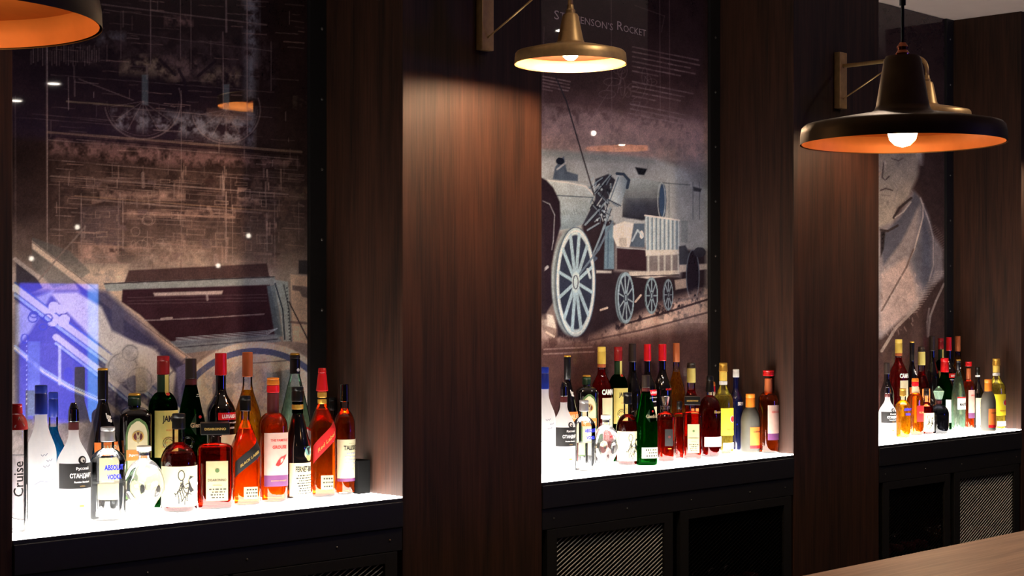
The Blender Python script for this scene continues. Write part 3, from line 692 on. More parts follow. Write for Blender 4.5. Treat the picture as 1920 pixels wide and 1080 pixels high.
for i, (a, b) in enumerate(NICHE):
    s = empty('lit_shelf', ((a+b)/2, (D+YB)/2, Z_SHELF), 0, f'glowing white back bar shelf running {SIDE[i]}', 'shelf', 'back lit bottle shelves')
    o = box('diffuser', a + .001, b - .001, D + .0, YB - .013, Z_SHELF - .004, Z_SHELF, M_LIT, bev=0)
    tr = box('tray', a + .001, b - .001, D + .0, YB - .013, Z_SHELF - .014, Z_SHELF - .0045, M_BLACK, bev=0)
    f = box('shelf_front', a + .001, b - .001, D - .004, D + .020, Z_SHELF - .085, Z_SHELF - .0145, M_BLACK, bev=.002)
    for q in (o, f, tr): q.parent = s; q.matrix_parent_inverse = Matrix.Translation(-s.location)
    cb = empty('bar_cabinet', ((a+b)/2, D + .15, 0), 0, f'black steel back bar cabinet with mesh doors {SIDE[i]}', 'cabinet', 'black cabinets below the lit shelves')
    inv = Matrix.Translation(-cb.location)
    def P(o, par=None):
        o.parent = par or cb
        if par is None: o.matrix_parent_inverse = inv
        return o
    zt = Z_SHELF - .087; zb0 = .08
    body = [('side_panel', a+.002, a+.02, D+.02, YB, 0, zt), ('side_panel', b-.02, b-.002, D+.02, YB, 0, zt), ('back_panel', a+.021, b-.021, YB-.012, YB, 0, zt), ('bottom_panel', a+.021, b-.021, D+.02, YB-.014, zb0, zb0+.02), ('inner_shelf', a+.021, b-.021, D+.05, YB-.014, .60, .615), ('plinth', a+.021, b-.021, D+.03, D+.05, 0, zb0-.002), ('top_rail', a+.002, b-.002, D, D+.018, zt-.062, zt)]
    for nm, *bb in body: P(box(nm, *bb, M_DARKW if 'panel' in nm or nm == 'inner_shelf' else M_BLACK, bev=.001))
    # door edges measured in the photo
    dd = {0: (X(60), X(428), X(436), X(745)), 1: (X(1026), X(1262), X(1276), X(1484)), 2: (X(1656), X(1782), X(1790), X(1911))}[i]
    for j in (0, 1):
        dx0, dx1 = dd[j*2], dd[j*2+1]
        door = empty('door', (0, 0, 0)); P(door)
        fz1 = zt - .064; fz0 = zb0 + .02; st = .045
        for nm, *bb in (('door_stile', dx0, dx0+st, D, D+.018, fz0, fz1), ('door_stile', dx1-st, dx1, D, D+.018, fz0, fz1), ('door_rail', dx0+st, dx1-st, D, D+.018, fz1-.03, fz1), ('door_rail', dx0+st, dx1-st, D, D+.018, fz0, fz0+.05)):
            box(nm, *bb, M_BLACK, door, bev=.001)
        bright = (i, j) in ((0, 1), (1, 0), (2, 1))  # doors whose wires get the painted lit tone
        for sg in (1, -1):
            wires(dx0+st-.004, dx1-st+.004, fz0+.046, fz1-.026, D+.010 + (.002 if sg < 0 else 0), .0140, .5, .0022 if sg > 0 else .0013, (M_WIRE_LIT if sg > 0 else M_WIRE_DIM) if bright else M_WIRE_DIM, door, sg)
        kb = lathe('door_knob', [(.004, 0), (.004, .012), (.010, .016), (.011, .022), (.006, .027)], M_RIVET, door, 14)
        kb.rotation_euler = (R(90), 0, 0); kb.location = ((dx1 - .022) if j == 0 else (dx0 + .022), D, .62)
    for fx in (.04, .3, .55, .8, .96):
        P(rivet(cb, 0, 0, 0, .0035)).location = (a + (b-a)*fx, D, zt - .031)
    for r_ in [o for o in cb.children if o.name.startswith('rivet')]: r_.matrix_parent_inverse = inv
    # wine bottles lying on the inner shelf
    n = 0
    for j in (0, 1):
        lo, hi = (dd[j*2] + .11, dd[j*2+1] - .10)
        k = 0
        xx = lo
        while xx < hi and k < 5:
            where = ('left', 'right')[j]
            amb = (i, j) in ((1, 0), (2, 1))
            lying_bottle(xx, D + .195, .655, M_DIMAMB if amb else M_BLKGL, f'{("first", "second", "third", "fourth", "fifth")[k]} from left among {"brown" if amb else "dark"} bottles behind the {where} mesh door {SIDE[i]}', f'bottles lying behind the {where} mesh door {SIDE[i]}')
            xx += .095; k += 1

# ------------------------------------------------------------------ bar counter in the foreground
M_CTOP = wood('oiled_oak_counter', (136, 104, 84), (184, 146, 122), .42, (1.2, 16, 16))
ct = empty('bar_counter', (2.4, 1.3, 0), 0, 'smooth brown wooden bar counter running across the lower right foreground', 'counter')
inv = Matrix.Translation(-ct.location)
yA, yBc = 1.12, 1.775
for nm, bb, m in (('counter_top', (-.5, 7.5, yA, yBc, 1.06, 1.10), M_CTOP), ('counter_body', (-.4, 7.4, yA+.12, yBc-.06, .08, 1.059), M_DARKW), ('plinth', (-.4, 7.4, yA+.16, yBc-.1, 0, .079), M_BLACK)):
    o = box(nm, *bb, m, bev=.004); o.parent = ct; o.matrix_parent_inverse = inv

# ------------------------------------------------------------------ lamps
M_BRASS = pmat('aged_brass', (200, 162, 108), .42, .7, noise=((40, 40, 40), .15))
M_BRONZE = pmat('dark_bronze_shade', (98, 78, 54), .45, .8, noise=((25, 25, 25), .18))
M_COPPER = pmat('copper_lining', (205, 126, 66), .5, .35, noise=((25, 25, 25), .1))
M_LIN_LIT = pmat('lining_lit_tone', (176, 116, 62), .5, .3, noise=((25, 25, 25), .1))  # lip facing the bulb, its stronger light put into a paler colour
M_LIN_SHADED = pmat('lining_shaded_tone', (104, 52, 28), .6, .3)  # underside of the brim, its weaker light put into a darker colour
M_CORD = pmat('black_flex', (16, 14, 14), .6)
BULB_C = (1.0, .69, .42)
M_BULB1 = glow('hot_filament_bulb', BULB_C, SCONCE_L)
M_BULB1D = glow('dim_filament_bulb', BULB_C, SCONCE_L * .45)
M_BULB2 = glow('amber_filament_bulb', (1.0, .60, .28), PENDANT_L)

def shade(par, prof, mat, lin, th=.002, dlin=None):
    lathe('shade', prof + [(r - th if r > .02 else r, z - th) for r, z in prof[::-1]][:-1], mat, par, 64, False)
    ins = [(max(r - th*1.6, .004), z - th*1.6 if k else .0015) for k, (r, z) in enumerate(prof)]
    lathe('rim_lining', ins[:4], lin, par, 64, False); lathe('shade_lining', ins[3:], dlin or lin, par, 64, False)
def bulb(par, z, r, mat, top):
    lathe('bulb', [(.001, z-r), (r*.5, z-r*.87), (r*.87, z-r*.5), (r, z), (r*.9, z+r*.45), (r*.6, z+r*.95), (.013, z+r*1.4)], mat, par, 20, True)
    lathe('bulb_socket', [(.014, z+r*1.4), (.016, z+r*1.4+.004), (.016, top)], M_BRASS, par, 16, True)

def sconce(x, label, bmat, yl=3.026):
    zr = EYE + .691
    e = empty('wall_lamp', (x, D, zr), 0, label, 'lamp', 'brass wall lamps on the wooden pillars')
    y = yl - D
    sh = empty('shade_assembly', (0, y, 0)); sh.parent = e
    prof = [(.156, 0), (.1555, .016), (.154, .029), (.150, .034), (.10, .046), (.05, .056), (.039, .061), (.036, .068), (.0225, .134), (.019, .140), (.008, .143)]
    shade(sh, prof, M_BRASS, M_LIN_LIT, dlin=M_LIN_SHADED)
    bulb(sh, .034, .023, bmat, .13)
    lathe('collar', [(.0135, .138), (.0135, .150), (.010, .154), (.009, .165)], M_BRASS, sh, 20)
    za = .234; r = .05
    pts = [(0, -.02, za)] + [(0, y + r - r*math.sin(R(t)), za - r + r*math.cos(R(t))) for t in range(0, 91, 10)] + [(0, y, .16)]
    tube('arm', pts, .0075, M_BRASS, e, 14)
    tube('brace', [(0, -.02, .109), (0, -.262, za - .004)], .0028, M_BRASS, e, 8)
    bm = bmesh.new(); add_box(bm, -.024, .024, -.026, 0, .075, .285, .002); bm_obj('wall_plate', bm, M_BRASS, e)
    return e
cxs = [(p[0]+p[1])/2 for p in pil]
sconce(3.43, 'brass wall lamp with lit bulb in front of the locomotive print heading', M_BULB1, 3.053)
sconce(5.328, 'brass wall lamp half hidden behind the big hanging lamp', M_BULB1D)
sconce(cxs[0], 'brass wall lamp on the pillar left of the engineering drawing print', glow('low_filament_bulb', BULB_C, SCONCE_L * .15))
sconce(cxs[3], 'brass wall lamp on the last pillar by the corner', M_BULB1D)

def pendant(x, y, label):
    zr = EYE + .317
    e = empty('pendant_lamp', (x, y, zr), 0, label, 'lamp', 'large pendant lamps over the counter')
    prof = [(.190, 0), (.1895, .018), (.187, .031), (.182, .036), (.12, .048), (.062, .058), (.052, .064), (.049, .072), (.0345, .158), (.031, .164), (.010, .167)]
    shade(e, prof, M_BRONZE, M_COPPER)
    bulb(e, .022, .028, M_BULB2, .15)
    lathe('copper_fitting', [(.012, .165), (.013, .17), (.009, .176), (.011, .182), (.006, .190)], pmat('polished_copper', (220, 130, 90), .2, 1.), e, 18)
    top = Z_CEIL - zr
    tube('cord', [(0, 0, .188), (0, 0, top)], .0032, M_CORD, e, 8)
    tube('cord_sleeve', [(0, 0, .26), (0, 0, top)], .006, M_CORD, e, 10)
    lathe('ceiling_rose', [(.05, top-.001), (.05, top-.015), (.02, top-.03), (.006, top-.034)][::-1], M_BRONZE, e, 24)
    return e
pendant(2.745, 1.61, 'large bronze pendant lamp with copper inside and glowing bulb at the right')
pendant(.858, 1.708, 'large bronze pendant lamp with copper inside, only its rim showing at the left')

# downlights: two show as mirrored dots in the prints, three are added fill light
M_DOWN = glow('downlight_glass', (1., .9, .78), 70.)
M_WHITE = pmat('white_trim', (215, 210, 205), .5)
def mirrored(u, v, z=None, y=None):
    """room point whose mirror image in the glazed prints lies at the surveyed direction"""
    d = ray(u, v); s = (z - EYE) / d[2] if z is not None else (2*YB - y) / d[1]
    return d[0]*s, 2*YB - d[1]*s, EYE + d[2]*s
DL = [mirrored(101, 156, z=Z_CEIL)[:2], mirrored(30, 188, z=Z_CEIL)[:2], (3.5, 2.2), (5.77, 2.3), (8.2, 2.2)]
DLN = ['recessed ceiling downlight ' + s for s in ('mirrored highest in the left print', 'mirrored at the left edge of the left print', 'added before the pillar between the left and middle prints', 'added before the pillar between the middle and right prints', 'added by the wall at the far right')]
for k, (x, y) in enumerate(DL):
    e = empty('downlight', (x, y, Z_CEIL), 0, DLN[k], 'light', 'recessed ceiling downlights')
    lathe('ring', [(.036, -.001), (.036, -.004), (.05, -.004), (.052, -.0005)], M_WHITE, e, 24, False)
    lathe('lens', [(.001, -.003), (.035, -.003), (.0355, -.001)], M_DOWN, e, 24, True)
    ld = bpy.data.lights.new('downlight_beam', 'SPOT'); ld.energy = DOWNLIGHT_W; ld.color = (1, .84, .68); ld.spot_size = R(150); ld.spot_blend = .8; ld.shadow_soft_size = .04
    lo = bpy.data.objects.new('downlight_beam', ld); C.objects.link(lo); lo.parent = e; lo.location = (0, 0, -.012)
# small globe pendants deeper in the room
M_GLOBE = glow('small_globe_bulb', (1., .86, .7), 30.)
for u, v, nm in ((145,426,'as the upper dot left of the left print centre'),(466,442,'as the upper dot right of the left print centre'),(59,485,'as the dot near the left edge of the left print'),(409,498,'as the lowest dot in the left print'),(1113,250,'above the locomotive in the middle print')):
    x, y, z = mirrored(u, v, y=-2.3) if v > 300 else mirrored(u, v, y=1.2)
    e = empty('globe_lamp', (x, y, z), 0, f'small lit globe bulb mirrored {nm}', 'lamp', 'small globe lamps seen as reflections')
    lathe('globe', [(.001, -.015), (.011, -.011), (.015, 0), (.011, .011), (.006, .015)], M_GLOBE, e, 16)
    tube('cord', [(0, 0, .02), (0, 0, Z_CEIL - z)], .0025, M_CORD, e, 6)

# wall screen facing the bar, mirrored in the left print
sx1, _, sz1 = mirrored(37, 531, y=-4.06); sx0, _, sz0 = mirrored(184, 790, y=-4.06)
sx0, sx1 = min(sx0, sx1), max(sx0, sx1); sz0, sz1 = min(sz0, sz1), max(sz0, sz1)
tv = empty('wall_screen', ((sx0+sx1)/2, -4.08, (sz0+sz1)/2), 0, 'blue lit screen on the opposite wall, mirrored in the left print', 'screen')
inv = Matrix.Translation(-tv.location)
def scr_mat():
    m = bpy.data.materials.new('blue_screen_image'); m.use_nodes = True; nt = m.node_tree; nt.nodes.clear()
    o = nt.nodes.new('ShaderNodeOutputMaterial'); e = nt.nodes.new('ShaderNodeEmission'); e.inputs[1].default_value = SCREEN_L
    tc = nt.nodes.new('ShaderNodeTexCoord'); sp = nt.nodes.new('ShaderNodeSeparateXYZ'); rp = nt.nodes.new('ShaderNodeValToRGB')
    nt.links.new(tc.outputs['Generated'], sp.inputs[0]); nt.links.new(sp.outputs['X'], rp.inputs[0]); nt.links.new(rp.outputs[0], e.inputs[0]); nt.links.new(e.outputs[0], o.inputs[0])
    el = rp.color_ramp.elements; rp.color_ramp.interpolation = 'CONSTANT'
    el[0].position = 0; el[0].color = (.05, .05, .75, 1); el[1].position = .86; el[1].color = (.10, .30, 1, 1)
    return m
SCREEN_L = 18.0
for nm, bb, m in (('display', (sx0, sx1, -4.062, -4.06, sz0, sz1), scr_mat()), ('bezel', (sx0-.02, sx1+.02, -4.10, -4.0625, sz0-.02, sz1+.02), M_BLACK)):
    o = box(nm, *bb, m, bev=0); o.parent = tv; o.matrix_parent_inverse = inv

# ------------------------------------------------------------------ bottles
L_AMB = spirit('amber_spirit', (1, .50, .10), (1, .40, .05), .2)
L_ORG = spirit('orange_spirit', (1, .35, .055), (1, .27, .025), .2)
L_GOLD = spirit('golden_spirit', (1, .66, .10), (1, .55, .05), .3)
L_PALE = spirit('pale_yellow_spirit', (1, .9, .42), (1, .86, .25), .35)
L_RED = spirit('red_brown_liqueur', (.62, .085, .04), (.6, .05, .02), .18)
L_CRIM = spirit('crimson_liqueur', (.85, .02, .03), (.8, .01, .015), .35)
L_DKRED = spirit('dark_red_rum', (.32, .02, .015), (.25, .01, .005), .4)
L_CLR = spirit('clear_spirit', (.97, .98, 1), (1, 1, 1), .04)
L_GRN = spirit('green_bottle_glass', (.012, .11, .02), (.012, .14, .02), .12, 1.45)
L_PGRN = spirit('pale_green_glass', (.72, .92, .80), (.8, 1, .85), .35)
L_CYAN = spirit('cyan_glass', (.05, .55, .9), (.05, .6, 1), .5)
G_CLR = thin_glass('clear_bottle_glass', (.97, .98, .97))
G_GRN = thin_glass('green_tinted_glass', (.45, .75, .42))
G_AMB = thin_glass('amber_tinted_glass', (1., .72, .42))
def frosted():
    m = bpy.data.materials.new('frosted_white_glass'); m.use_nodes = True; nt = m.node_tree; nt.nodes.clear()
    o = nt.nodes.new('ShaderNodeOutputMaterial'); d = nt.nodes.new('ShaderNodeBsdfDiffuse'); t = nt.nodes.new('ShaderNodeBsdfTranslucent'); mx = nt.nodes.new('ShaderNodeMixShader')
    nz = nt.nodes.new('ShaderNodeTexNoise'); nz.inputs['Scale'].default_value = 12; rp = nt.nodes.new('ShaderNodeValToRGB')
    rp.color_ramp.elements[0].color = (.88, .90, .93, 1); rp.color_ramp.elements[1].color = (.97, .97, .97, 1)
    nt.links.new(nz.outputs['Fac'], rp.inputs[0]); nt.links.new(rp.outputs[0], d.inputs[0]); nt.links.new(rp.outputs[0], t.inputs[0])
    mx.inputs[0].default_value = .78; nt.links.new(d.outputs[0], mx.inputs[1]); nt.links.new(t.outputs[0], mx.inputs[2]); nt.links.new(mx.outputs[0], o.inputs[0])
    MATS['frosted_white_glass'] = m; return m
G_FROST = frosted()
def col(name, c, rough=.4, metal=0., coat=0.): return pmat(name, c, rough, metal, coat=coat)
BLK = col('black_cap', (14, 13, 13), .3); RED = col('red_capsule', (205, 22, 26), .35, coat=.3); DRED = col('dark_red_capsule', (140, 24, 26), .35)
GOLD = col('gold_foil', (226, 176, 74), .3, .6); COPR = col('copper_foil', (190, 104, 58), .4, .3); ORG = col('orange_cap', (226, 128, 36), .4)
YEL = col('yellow_cap', (222, 190, 84), .4); BLU = col('blue_cap', (24, 44, 140), .35); WHT = col('white_cap', (232, 232, 226), .4)
PUR = col('brown_purple_capsule', (84, 34, 32), .4); GRNC = col('dark_green_capsule', (22, 52, 30), .4); BRZ = col('bronze_black_capsule', (44, 34, 28), .4); CLR = L_CLR
GREYM = col('matt_grey_coating', (74, 72, 64), .6); NAVY = col('navy_glass', (10, 18, 60), .08, coat=1.)
PAP = pmat('cream_label_paper', (206, 196, 158), .7, noise=((60, 60, 60), .04)); PAPY = pmat('yellow_label_paper', (206, 192, 104), .7, noise=((60, 60, 60), .05)); PAPW = pmat('white_label_paper', (214, 212, 206), .7)
PAPB = pmat('black_label_paper', (20, 18, 18), .5); PAPR = pmat('red_label_paper', (188, 22, 22), .5); PAPD = pmat('dull_gold_label_paper', (166, 152, 112), .65); PAPP = pmat('pink_cream_label_paper', (196, 160, 146), .65); PAPO = pmat('orange_label_paper', (232, 120, 44), .6)
PAPYY = pmat('bright_yellow_label_paper', (244, 220, 40), .6); PAPG = pmat('green_label_border', (70, 96, 50), .6); PURL = pmat('purple_label_strip', (96, 44, 92), .6)
T_BLK = pmat('black_print', (16, 14, 14), .6); T_WHT = pmat('white_print', (240, 238, 232), .6); T_BLU = pmat('blue_print', (24, 44, 225), .6); T_RED = pmat('red_print', (196, 30, 28), .6); T_GRY = pmat('pale_grey_print', (150, 156, 176), .6); T_GLD = pmat('gold_print', (206, 168, 90), .4, .4); T_TEAL = pmat('teal_print', (110, 160, 150), .6)

def super_r(a, n, asp):
    return (abs(math.sin(a))**n + abs(math.cos(a)/asp)**n) ** (-1/n)
def profile_r(k, t):
    """relative body radius at height fraction t"""
    z0, z1 = k['sh']; rn = k['rn']; bt = k.get('bt', 1.)
    if t < .03: e = .90 + .10*math.sqrt(max(0, 1-(1-t/.03)**2))
    else: e = 1
    if t <= z0: return e * (bt + (1-bt)*t/z0)
    if t >= z1: return rn
    s = (t-z0)/(z1-z0); m = k.get('cv', 'round')
    f = {'round': (1-s**2.2)**.75, 'cos': .5+.5*math.cos(math.pi*s), 'line': 1-s**1.15, 'sq': (1-s**4)**.6, 'bell': (.5+.5*math.cos(math.pi*s))**.8}[m]
    return rn + (1-rn)*f
def shell(k, Rb, H, t0, t1, scale=1., nseg=36, off=0.):
    n0, asp = k.get('n', 2), k.get('asp', 1.)
    ts = [t0, t0+.008, t0+.018] + list(np.linspace(t0+.03, k['sh'][0], 5)) + list(np.linspace(k['sh'][0], k['sh'][1], 12))[1:] + [k['sh'][1]+.02, 1]
    ts = sorted({round(min(max(t, t0), t1), 4) for t in ts})
    vs, fs = [], []
    for t in ts:
        r = profile_r(k, t)*scale; b = max(0, min(1, (r-k['rn'])/(1-k['rn'])))
        n = 2 + (n0-2)*b; ap = 1 + (asp-1)*b
        for i in range(nseg):
            a = 2*math.pi*(i+.5)/nseg; q = super_r(a, n, ap)*r*Rb + off
            vs.append((q*math.sin(a), -q*math.cos(a), t*H))
    m = len(ts)
    for j in range(m-1):
        for i in range(nseg): fs.append((j*nseg+i, j*nseg+(i+1) % nseg, (j+1)*nseg+(i+1) % nseg, (j+1)*nseg+i))
    fs.append(tuple(range(nseg))[::-1]); fs.append(tuple((m-1)*nseg+i for i in range(nseg)))
    return vs, fs
def wrap(k, Rb, H, x, t, off):
    """point x (body radii) along the surface, height fraction t"""
    r = profile_r(k, t); n0, asp = k.get('n', 2), k.get('asp', 1.)
    b = max(0, min(1, (r-k['rn'])/(1-k['rn']))); n = 2+(n0-2)*b; ap = 1+(asp-1)*b
    a = math.atan2(x, asp) if n0 > 3 else x/max(r, .3)
    q = super_r(a, n, ap)*r*Rb + off
    return (q*math.sin(a), -q*math.cos(a), t*H)

def label_mesh(par, k, Rb, H, t0, t1, xc, hw, mat, slant=0., arch=False, name='label', off=.0007, nx=14, nz=6):
    vs, fs = [], []
    if arch: nz = 20
    for j in range(nz+1):
        s = j/nz; t = t0+(t1-t0)*s; w = hw
        if arch and s > .78: w = hw*math.sqrt(max(.02, 1-((s-.78)/.22)**2))
        for i in range(nx+1):
            x = xc - w + 2*w*i/nx; vs.append(wrap(k, Rb, H, x, t + slant*(x-xc), off))
    for j in range(nz):
        for i in range(nx): a = j*(nx+1)+i; fs.append((a, a+1, a+nx+2, a+nx+1))
    return mesh_obj(name, vs, fs, mat, par, True)
def lettering(par, k, Rb, H, s, tc, xc, width, mat, slant=0., hscale=1., bold=.0, off=.0012, vert=False):
    v, f = text_geo(s, bold)
    if not len(v): return
    w = v[:, 0].max()-v[:, 0].min(); sc_ = width/w
    if vert: pts = [wrap(k, Rb, H, xc - b*sc_, tc + a*sc_*Rb/H, off) for a, b in v]
    else: pts = [wrap(k, Rb, H, xc + a*sc_, tc + b*sc_*hscale*Rb/H + slant*(a*sc_), off) for a, b in v]
    return mesh_obj('lettering', pts, f, mat, par)
def blob(par, k, Rb, H, pts, mat, name='emblem', off=.0016):
    return mesh_obj(name, [wrap(k, Rb, H, x, t, off) for x, t in pts], [tuple(range(len(pts)))], mat, par)
def disc(par, k, Rb, H, xc, tc, rx, mat, name='emblem', off=.0016, ry=None, n=20):
    ry = (ry or rx)*Rb/H
    return blob(par, k, Rb, H, [(xc + rx*math.cos(2*math.pi*i/n), tc + ry*math.sin(2*math.pi*i/n)) for i in range(n)], mat, name, off)
def stroke(par, k, Rb, H, pts, w, mat, name='emblem', off=.0014):
    vs, fs = [], []
    for i, (x, t) in enumerate(pts):
        a = pts[max(i-1, 0)]; b = pts[min(i+1, len(pts)-1)]; dx, dt = b[0]-a[0], (b[1]-a[1])*H/Rb; L = math.hypot(dx, dt) or 1
        nx_, nt_ = -dt/L*w/2, dx/L*w/2*Rb/H
        vs += [wrap(k, Rb, H, x+nx_, t+nt_, off), wrap(k, Rb, H, x-nx_, t-nt_, off)]
    for i in range(len(pts)-1): fs.append((2*i, 2*i+1, 2*i+3, 2*i+2))
    return mesh_obj(name, vs, fs, mat, par)
def fine_print(par, k, Rb, H, t0, t1, xc, hw, rows, mat):
    """rows of print too small to read"""
    vs, fs = [], []; g_ = random.Random(int(t0*1000)+rows)
    for r in range(rows):
        t = t1 - (t1-t0)*(r+.5)/rows; x = xc - hw*g_.uniform(.6, 1)
        while x < xc + hw*.9:
            w = g_.uniform(.06, .2); h = (t1-t0)/rows*.22; b = len(vs)
            vs += [wrap(k, Rb, H, x, t-h, .0012), wrap(k, Rb, H, x+w, t-h, .0012), wrap(k, Rb, H, x+w, t+h, .0012), wrap(k, Rb, H, x, t+h, .0012)]; fs.append((b, b+1, b+2, b+3)); x += w + .06
    o = mesh_obj('fine_print', vs, fs, mat, par); tag(o, kind='stuff')

# shape, body material, liquid (material, level), caps (t0, t1, r0, r1, material, name)
K = {}
def kind(name, sh, rn, glass, liq, caps, deco, **kw): K[name] = dict(sh=sh, rn=rn, glass=glass, liq=liq, caps=caps, deco=deco, **kw)

def d_goose(b, k, Rb, H):
    lettering(b, k, Rb, H, 'GREY GOOSE', .205, .0, 1.5, T_GRY, bold=.02)
    lettering(b, k, Rb, H, 'VODKA', .145, .1, .5, T_GRY)
    for x, t in ((-.1, .50), (.25, .46), (.05, .42)):
        stroke(b, k, Rb, H, [(x-.2, t+.012), (x-.08, t), (x, t+.014), (x+.1, t+.004), (x+.22, t+.02)], .05, T_GRY)
    stroke(b, k, Rb, H, [(-.7, .30), (-.3, .325), (.2, .315), (.75, .34)], .05, T_GRY)
kind('goose', (.50, .75), .40, G_FROST, None, [(.79, 1., 1.08, 1.02, BLU, 'cap')], d_goose, cv='cos')
def d_std(b, k, Rb, H):
    l = label_mesh(b, k, Rb, H, .29, .50, .15, 1.35, PAPB)
    lettering(l, k, Rb, H, '\u0420\u0443\u0441\u0441\u043a\u0438\u0439', .455, .35, .85, T_WHT, bold=.02); lettering(l, k, Rb, H, '\u0421\u0422\u0410\u041d\u0414\u0410\u0420\u0422', .395, .32, 1.5, T_WHT, bold=.03, hscale=1.3)
    lettering(l, k, Rb, H, 'Russian Standard', .345, .32, 1.0, T_WHT, bold=.02); lettering(l, k, Rb, H, 'VODKA', .31, .32, .35, T_GLD)
    disc(b, k, Rb, H, .32, .525, .26, PAPB); disc(b, k, Rb, H, .34, .527, .15, T_WHT, off=.002); disc(b, k, Rb, H, .38, .52, .07, PAPB, off=.0024)
    stroke(b, k, Rb, H, [(.12, .145), (.42, .145)], .13, PAPO)
kind('standard', (.48, .74), .30, G_FROST, None, [(.77, .84, 1.08, 1.04, PUR, 'capsule'), (.84, .95, 1.12, 1.0, BLKG := M_BLKGL, 'stopper'), (.95, 1., .9, .6, M_BLKGL, 'stopper_top')], d_std, cv='cos')
def d_abs(b, k, Rb, H):
    lettering(b, k, Rb, H, 'ABSOLUT', .575, .25, 1.15, T_BLU, bold=.05, hscale=1.5); lettering(b, k, Rb, H, 'VODKA', .475, .25, .85, T_BLU, bold=.05, hscale=1.6)
kind('absolut', (.60, .76), .36, G_CLR, (L_CLR, .40), [(.84, 1., 1.12, 1.12, col('silver_cap', (196, 196, 196), .3, .6), 'cap')], d_abs, cv='round')
kind('absolut_yellow', (.60, .76), .36, G_CLR, (L_GOLD, .66), [(.84, 1., 1.12, 1.12, GOLD, 'cap')], d_abs, cv='round')
def d_krak(b, k, Rb, H):
    l = label_mesh(b, k, Rb, H, .06, .47, .1, 1.5, PAP)
    blob(l, k, Rb, H, [(.32, .24), (.42, .20), (.62, .215), (1.3, .21), (1.34, .33), (1.2, .37), (.6, .36), (.40, .37), (.30, .33)], PAPB, 'badge')
    lettering(l, k, Rb, H, 'KRAKEN', .285, .85, .72, T_WHT, bold=.02, off=.0022)
    for q in range(7):
        a = -1.2 + q*.4; pts = [(-.15 + .05*q + .32*s*math.sin(a) + .10*math.sin(7*s+q), .30 - .2*s*math.cos(a*.6) + .03*math.sin(9*s+q*2)) for s in [j/9 for j in range(10)]]
        stroke(l, k, Rb, H, pts, .045, T_BLK)
    stroke(l, k, Rb, H, [(-.1 + .17*math.cos(j*.5), .38 + .05*math.sin(j*.5)) for j in range(14)], .045, T_BLK)
    for s in (-1, 1):
        c0 = (s*.62*Rb*.9, 0, .70*H); pts = [(c0[0] + s*.012*math.cos(R(a)) , 0, c0[2] + .013*math.sin(R(a))) for a in range(-150, 160, 20)]
        tube('handle', pts, .0032, G_CLR, b, 10)
kind('kraken', (.48, .70), .34, G_CLR, (L_DKRED, .60), [(.84, 1., 1.08, 1.05, BLK, 'cap')], d_krak, cv='round')
def d_dis(b, k, Rb, H):
    l = label_mesh(b, k, Rb, H, .10, .56, .1, .62, PAPD)
    lettering(l, k, Rb, H, 'DISARONNO', .34, .1, 1.02, T_BLK, bold=.02, hscale=1.2); lettering(l, k, Rb, H, 'ORIGINALE', .28, .1, .5, T_BLK); disc(l, k, Rb, H, .1, .45, .12, PAPG)
    fine_print(l, k, Rb, H, .12, .25, .1, .45, 4, T_BLK)
kind('amaretto', (.66, .76), .36, G_CLR, (L_RED, .72), [], d_dis, n=6, asp=.8, cv='sq', boxcap=(.865, 1.))
def d_jw(c1, tcol, txt):
    def f(b, k, Rb, H):
        l = label_mesh(b, k, Rb, H, .36, .50, 0, 1.02 if k.get('n', 2) > 3 else 1.1, c1, slant=.10)
        lettering(l, k, Rb, H, txt, .43, .15, 1.35, tcol, slant=.10, bold=.02, hscale=1.25)
        l2 = label_mesh(b, k, Rb, H, .06, .17, .2, .5, PAPD); fine_print(l2, k, Rb, H, .07, .16, .2, .42, 3, T_BLK)
    return f
kind('jw_black', (.50, .76), .30, G_CLR, (L_ORG, .70), [(.86, 1., 1.35, 1.3, BLK, 'cap')], d_jw(PAPB, T_GLD, 'BLACK LABEL'), n=5, cv='line')
kind('jw_red', (.54, .72), .32, G_CLR, (L_ORG, .68), [(.72, .76, 1.12, 1.12, GOLD, 'neck_band'), (.77, .815, 1.15, 1.15, GOLD, 'neck_band'), (.82, .96, 1.5, 1.05, RED, 'capsule'), (.96, 1., 1.05, .95, RED, 'cap')], d_jw(PAPR, T_GLD, 'Red Label'), n=5, cv='line')
def d_grouse(b, k, Rb, H):
    l = label_mesh(b, k, Rb, H, .22, .56, .15, 1.0, PAPP)
    lettering(l, k, Rb, H, 'THE FAMOUS', .50, .2, 1.25, T_RED, bold=.02, hscale=1.2); lettering(l, k, Rb, H, 'GROUSE', .445, .2, 1.0, T_RED, bold=.03, hscale=1.2)
    blob(l, k, Rb, H, [(-.1,.30),(.1,.29),(.35,.31),(.6,.36),(.7,.385),(.5,.37),(.3,.365),(.1,.34)], T_RED)
    l2 = label_mesh(b, k, Rb, H, .13, .22, .15, 1.0, PURL); lettering(l2, k, Rb, H, 'SCOTCH WHISKY', .175, .15, 1.1, T_GLD)
kind('grouse', (.60, .72), .40, G_CLR, (L_ORG, .70), [(.70, .88, 1.08, 1.06, PUR, 'capsule'), (.88, .94, 1.16, 1.14, RED, 'neck_band'), (.94, 1., 1.14, 1.1, ORG, 'cap')], d_grouse, cv='round', n=3)
